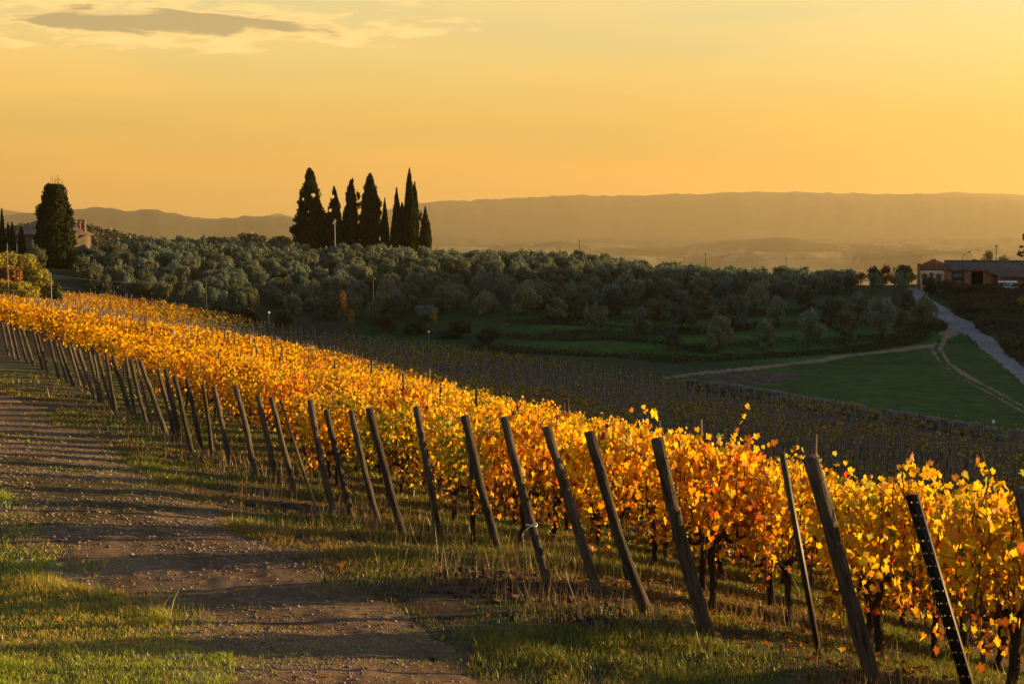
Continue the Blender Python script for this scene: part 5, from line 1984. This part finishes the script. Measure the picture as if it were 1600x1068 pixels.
def build_poles():
    a = pole(13, 380, 450, 164, .05, M_CONC, 'thin pale pole standing among the lime-green bushes at the left', False)
    b = pole(80, 426, 452, 173, .075, M_CONC, 'short white pole at the right end of the sunlit bank', False)
    c = pole(322, 434, 487, 214, .08, M_POLE, 'reddish pole before the left part of the olive grove', False)
    e = pole(583, 432, 512, 212, .085, M_POLE, 'grey pole before the olive grove right of the rust-brown sapling', True)
    pole(524, 342, 374, 304, .14, M_CONC, 'pale pole before the small cone-shaped cypress', False)
    f = pole(905, 374, 400, 316, .11, M_POLE, 'dark pole rising above the olive crest in the middle of the picture', True)
    g2 = pole(1102, 394, 420, 318, .10, M_POLE, 'dark pole with a crossarm above the olive crest right of the middle', True)
    h = pole(1228, 401, 425, 318, .09, M_POLE, 'thin dark pole above the crest left of the farm building', True)
    i = pole(953, 414, 462, 262, .08, M_POLE, 'slim pole half hidden among the terrace olives below the crest pole', True)
    j = pole(1168, 446, 500, 236, .07, M_POLE, 'pale thin pole between olive trees above the terraces', True)
    k = pole(1555, 382, 430, 300, .12, M_POLE, 'dark pole beside the golden tree behind the farm roof', True)
    l = pole(28, 380, 400, 268, .05, M_CONC, 'white post between the low cypresses before the villa', False)
    cable((a[0] - 12, a[1] - 6, a[2] + .1), a, .15, 'thin cable coming in from the picture edge to the pale pole')
    cable(a, b, .9, 'slack cable from the pale pole down to the short white pole')
    cable(b, c, .7, 'cable from the short white pole towards the reddish pole')
    cable(g2, f, 1.0, 'cable between the two dark crest poles')
    cable(g2, h, .8, 'cable from the crossarm pole to the thin crest pole')
    cable(h, k, 1.2, 'cable from the thin crest pole towards the farm building')
    # marker posts with white heads
    for px, py, d, lb in ((420, 490, 203, 'white-headed marker stake at the upper vineyard edge, left one'), (670, 520, 196, 'white-headed marker stake behind the bare vine rows'),
                          (1552, 668, 133, 'white-headed marker stake in the meadow near the stone wall')):
        p = at(px, py, d)
        zg = T1(p[0], p[1])
        r_ = empty('marker_stake', (p[0], p[1], zg))
        hh = max(.6, p[2] - zg)
        MB().tube([(0, 0, -.2), (0, 0, hh)], [.03, .025], 6).obj('shaft', M_GALV, r_)
        MB().tube([(0, 0, hh + .001), (0, 0, hh + .10), (0, 0, hh + .26), (0, 0, hh + .34)], [.08, .15, .15, .06], 8).obj('head', M_WHITE, r_)
        tag(r_, lb, 'marker', 'white-headed marker stakes')


build_poles()


def build_stone_wall():
    rg = np.random.default_rng(31)
    line = hits([(1078, 606), (1140, 612), (1200, 622), (1260, 634), (1330, 646), (1400, 658), (1480, 672), (1540, 682), (1600, 691)])
    seg = np.hypot(*(line[1:] - line[:-1]).T)
    cum = np.r_[0, np.cumsum(seg)]
    mb = MB()
    s = 0.0
    base = np.array([(x, y, z) for z in (-1, 1) for y in (-1, 1) for x in (-1, 1)], float)
    fcs = [(0, 2, 3, 1), (4, 5, 7, 6), (0, 1, 5, 4), (2, 6, 7, 3), (0, 4, 6, 2), (1, 3, 7, 5)]
    while s < cum[-1]:
        x = np.interp(s, cum, line[:, 0]); y = np.interp(s, cum, line[:, 1])
        z = T1(x, y)
        for k in range(3):
            w, h, dp = rg.uniform(.25, .55), rg.uniform(.15, .26), rg.uniform(.2, .35)
            if rg.random() < .12 * k + .05: continue
            v = base * [w, dp, h] * (1 + rg.uniform(-.22, .22, (8, 3)))
            a = rg.uniform(-.4, .4) - .5
            c_, s_ = math.cos(a), math.sin(a)
            v = np.c_[v[:, 0] * c_ - v[:, 1] * s_, v[:, 0] * s_ + v[:, 1] * c_, v[:, 2]]
            mb.add(v + [x + rg.uniform(-.15, .15), y + rg.uniform(-.25, .25), z + .1 + .36 * k], fcs)
        s += rg.uniform(.35, .6)
    m = mat_simple('field_stone', (.14, .128, .115), .9, .2, nscale=1.5, var=.5)
    tag(mb.obj('stone_wall', m), 'low tumbled dry-stone wall between the bare vines and the green meadow', 'stone wall')
    # spoil heap with pale stones beside the side track
    mb = MB()
    for k in range(46):
        p = hit(rg.uniform(1150, 1245), rg.uniform(582, 600))
        w = rg.uniform(.06, .20)
        v = base * w * (1 + rg.uniform(-.35, .35, (8, 3))) * [1, 1, .6]
        mb.add(v + p + [0, 0, w * .2], fcs)
    tag(mb.obj('rubble', m), 'scattered rubble stones on the reddish bare soil by the side track', 'rubble', kind='stuff')


build_stone_wall()


# ------------------------------------------------------------------ grass, stones, fallen leaves
def ground_points(n, rmin, rmax, seed, amax=.42):
    rg = np.random.default_rng(seed)
    th = rg.uniform(-amax, amax, n)
    r = np.exp(rg.uniform(math.log(rmin), math.log(rmax), n))
    return np.sin(th) * r, np.cos(th) * r, rg


def build_grass():
    x, y, rg = ground_points(950000, 8.2, 62, 15)
    wob = 1.0 * (fbm(x / 1.1, y / 1.3, 81, 3) - .5)
    inp = inpoly(x + wob, y + wob, PATH)
    dpe = dist_poly(x, y, PATH)
    inv = inpoly(x, y, VY)
    ptc = fbm(x / 1.4, y / 1.4, 82, 4)
    pat2 = fbm(x / .45, y / .45, 83, 2)
    dens = np.where(inv, .50, 1.0) * (.34 + .9 * sst(ptc, .36, .58))
    mid = fbm(x / 2.2, y / 2.2, 84, 3)
    dens = np.where(inp, .10 * sst(mid, .5, .62) + .30 * sst(dpe, .7, .0) * sst(pat2, .4, .6), dens)
    sd = np.interp((np.c_[x, y] - LINE0) @ LDIR, _fs, _fo) - (np.c_[x, y] - LINE0) @ RDIR
    dens = dens * (1 - .8 * ((sd > -.4) & (sd < 2.1) & ~inp) * sst(fbm(x / 1.6, y / 1.6, 88, 3), .46, .58))
    k = rg.random(len(x)) < dens
    x, y, ptc, pat2, inp, inv = x[k], y[k], ptc[k], pat2[k], inp[k], inv[k]
    z = terrain(x, y)
    n = len(x)
    r = np.hypot(x, y)
    h = (.028 + .070 * sst(ptc, .40, .68) * (.5 + pat2)) * (.6 + .8 * rg.random(n)) * np.where(inp, .5, 1)
    tall = rg.random(n) < .012
    h = np.where(tall & ~inp, h * 2.3, h)
    w = np.maximum(.0028, .00032 * r) * (.7 + .6 * rg.random(n))
    a = rg.uniform(0, 6.28, n)
    bx, by = np.cos(a) * w, np.sin(a) * w
    lx, ly = rg.normal(0, .42, n) * h, rg.normal(0, .42, n) * h
    b0 = np.c_[x - bx, y - by, z - .01]; b1 = np.c_[x + bx, y + by, z - .01]
    m0 = np.c_[x - bx * .7 + lx * .4, y - by * .7 + ly * .4, z + h * .6]; m1 = np.c_[x + bx * .7 + lx * .4, y + by * .7 + ly * .4, z + h * .6]
    tp = np.c_[x + lx, y + ly, z + h]
    V = np.stack([b0, b1, m1, m0, tp], 1).reshape(-1, 3)
    i = np.arange(n)[:, None] * 5
    q = np.concatenate([i, i + 1, i + 2, i + 3], 1); t = np.concatenate([i + 3, i + 2, i + 4], 1)
    P = np.array([(.25, .33, .018), (.33, .37, .022), (.17, .26, .016), (.42, .30, .040), (.44, .27, .06)])
    dry = fbm(x / 2.4, y / 2.4, 85, 3)
    pk = np.where(rg.random(n) < sst(dry, .46, .70) * .6 + .08 + np.where(inv, .25, 0), rg.integers(3, 5, n), rg.integers(0, 3, n))
    c = P[pk] * rg.uniform(.7, 1.25, (n, 1)) * np.where(inv, .5, 1.0)[:, None]  # darker grass among the vines, their shade put into the colour
    me = mesh_np('grass', V, [q, t], M_GRASS, cols=np.repeat(c, 5, 0))
    tag(mobj('grass', me), 'short green and straw-coloured grass on the verges and between the vines', 'grass', kind='stuff')
    # taller dry weeds round the post feet
    x, y, rg = ground_points(60000, 9, 60, 16)
    d = dist_poly(x, y, FEET, closed=False)
    cl = fbm(x / .9, y / .9, 86, 3)
    k = (d < .9 + .7 * rg.random(len(x))) & (rg.random(len(x)) < 1.3 * sst(cl, .46, .66))
    x, y = x[k], y[k]; n = len(x); z = terrain(x, y); r = np.hypot(x, y)
    h = rg.uniform(.10, .42, n)
    w = np.maximum(.003, .00035 * r)
    a = rg.uniform(0, 6.28, n); bx, by = np.cos(a) * w, np.sin(a) * w
    lx, ly = rg.normal(0, .25, n) * h, rg.normal(0, .25, n) * h
    V = np.stack([np.c_[x - bx, y - by, z - .02], np.c_[x + bx, y + by, z - .02], np.c_[x + lx, y + ly, z + h]], 1).reshape(-1, 3)
    P = np.array([(.20, .13, .05), (.15, .09, .035), (.12, .13, .03), (.27, .17, .06)])
    c = P[rg.integers(0, 4, n)] * rg.uniform(.6, 1.2, (n, 1))
    tag(mobj('dry_weeds', mesh_np('dry_weeds', V, np.arange(3 * n).reshape(n, 3), M_GRASS, cols=np.repeat(c, 3, 0))), 'dry brown weeds tangled round the feet of the end posts', 'weeds', kind='stuff')


def build_litter():
    # fallen vine leaves
    x, y, rg = ground_points(42000, 9, 60, 17)
    d = dist_poly(x, y, FEET, closed=False)
    inv = inpoly(x, y, VY)
    sd = np.interp((np.c_[x, y] - LINE0) @ LDIR, _fs, _fo) - (np.c_[x, y] - LINE0) @ RDIR
    k = rg.random(len(x)) < np.where(sd < 0, .34, .10 * np.exp(-np.maximum(sd, 0) / .8) + .005)
    x, y = x[k], y[k]; n = len(x); z = terrain(x, y) + rg.uniform(.01, .06, n)
    nr = rg.normal(size=(n, 3)) * [.45, .45, .3] + [0, 0, 1]; nr /= np.linalg.norm(nr, axis=1, keepdims=True)
    P = np.array([(.24, .11, .03), (.15, .07, .03), (.44, .25, .03), (.10, .05, .025), (.30, .11, .02)])
    c = P[rg.integers(0, 5, n)] * rg.uniform(.6, 1.2, (n, 1))
    v, f, cc = vine_leaves(np.c_[x, y, z], nr, rand_unit(n, rg), rg.uniform(.035, .075, n), c, rg, LEAF8, fold=.5)
    tag(mobj('fallen_leaves', mesh_np('fallen_leaves', v, f, M_FARVINE, cols=cc)), 'yellow and brown vine leaves fallen under the rows', 'leaves', kind='stuff')
    # stones of the path and dark clods by the posts
    base = np.array([(1, 0, 0), (-1, 0, 0), (0, 1, 0), (0, -1, 0), (0, 0, 1), (0, 0, -.6)], float)
    fc = np.array([(0, 2, 4), (2, 1, 4), (1, 3, 4), (3, 0, 4), (2, 0, 5), (1, 2, 5), (3, 1, 5), (0, 3, 5)])

    def lumps(name, x, y, s, mat, label, cat, cols, rg):
        n = len(x)
        z = terrain(x, y)
        v = base[None] * s[:, None, None] * (1 + rg.uniform(-.4, .4, (n, 6, 3)))
        a = rg.uniform(0, 6.28, n); c_, s_ = np.cos(a)[:, None], np.sin(a)[:, None]
        v = np.stack([v[..., 0] * c_ - v[..., 1] * s_, v[..., 0] * s_ + v[..., 1] * c_, v[..., 2] * .65], -1)
        v += np.c_[x, y, z + s * .12][:, None]
        f = (fc[None] + np.arange(n)[:, None, None] * 6).reshape(-1, 3)
        tag(mobj(name, mesh_np(name, v.reshape(-1, 3), f, mat, cols=np.repeat(cols, 6, 0))), label, cat, kind='stuff')
    x, y, rg = ground_points(170000, 8.5, 40, 18)
    wob = .8 * (fbm(x / 1.1, y / 1.3, 81, 3) - .5)
    k = inpoly(x + wob, y + wob, PATH) & (rg.random(len(x)) < .25 + .75 * sst(fbm(x / 1.5, y / 1.5, 87, 3), .42, .6))
    x, y = x[k], y[k]; n = len(x)
    c = np.array([(.21, .16, .12), (.16, .115, .085), (.26, .20, .15)])[rg.integers(0, 3, n)] * rg.uniform(.7, 1.2, (n, 1))
    lumps('gravel', x, y, (.004 + .018 * rg.random(n) ** 6) * np.clip(np.hypot(x, y) / 11, .8, 1.8), M_STONE, 'loose stones strewn over the dirt path', 'stones', c, rg)
    x, y, rg = ground_points(40000, 9, 40, 19)
    d = dist_poly(x, y, FEET, closed=False)
    sd = np.interp((np.c_[x, y] - LINE0) @ LDIR, _fs, _fo) - (np.c_[x, y] - LINE0) @ RDIR
    k = (np.abs(sd - .9) < .8 * rg.random(len(x))) & (rg.random(len(x)) < 1.1 * sst(fbm(x / 1.6, y / 1.6, 88, 3), .47, .62)) & ~inpoly(x, y, PATH)
    x, y = x[k], y[k]; n = len(x)
    c = np.array([(.060, .038, .026), (.075, .046, .030), (.045, .03, .022)])[rg.integers(0, 3, n)] * rg.uniform(.7, 1.2, (n, 1))
    lumps('soil_clods', x, y, .018 + .07 * rg.random(n) ** 2.2, M_STONE, 'dark clods of turned earth along the feet of the posts', 'clods', c, rg)


def _stone_mat():
    m, g = new_mat('stone_and_clod')
    c = g.new('ShaderNodeAttribute', attribute_name='col').outputs['Color']
    g.l.new(pbsdf(g, c, .95, .15), g.out.inputs[0])
    return m


M_STONE = _stone_mat()
build_grass()
build_litter()


# ------------------------------------------------------------------ evening haze
def build_haze():
    mb = MB().box(-19500, 19500, -19500, 19500, -175, 545)
    m, g = new_mat('haze_air')
    v = g.new('ShaderNodeVolumePrincipled')
    v.inputs['Color'].default_value = (.69, .565, .335, 1)
    v.inputs['Density'].default_value = 6.2e-5
    v.inputs['Anisotropy'].default_value = 0.35
    g.l.new(v.outputs[0], g.out.inputs['Volume'])
    tag(mb.obj('haze', m), 'golden evening haze over the valley', 'haze', kind='stuff')


build_haze()
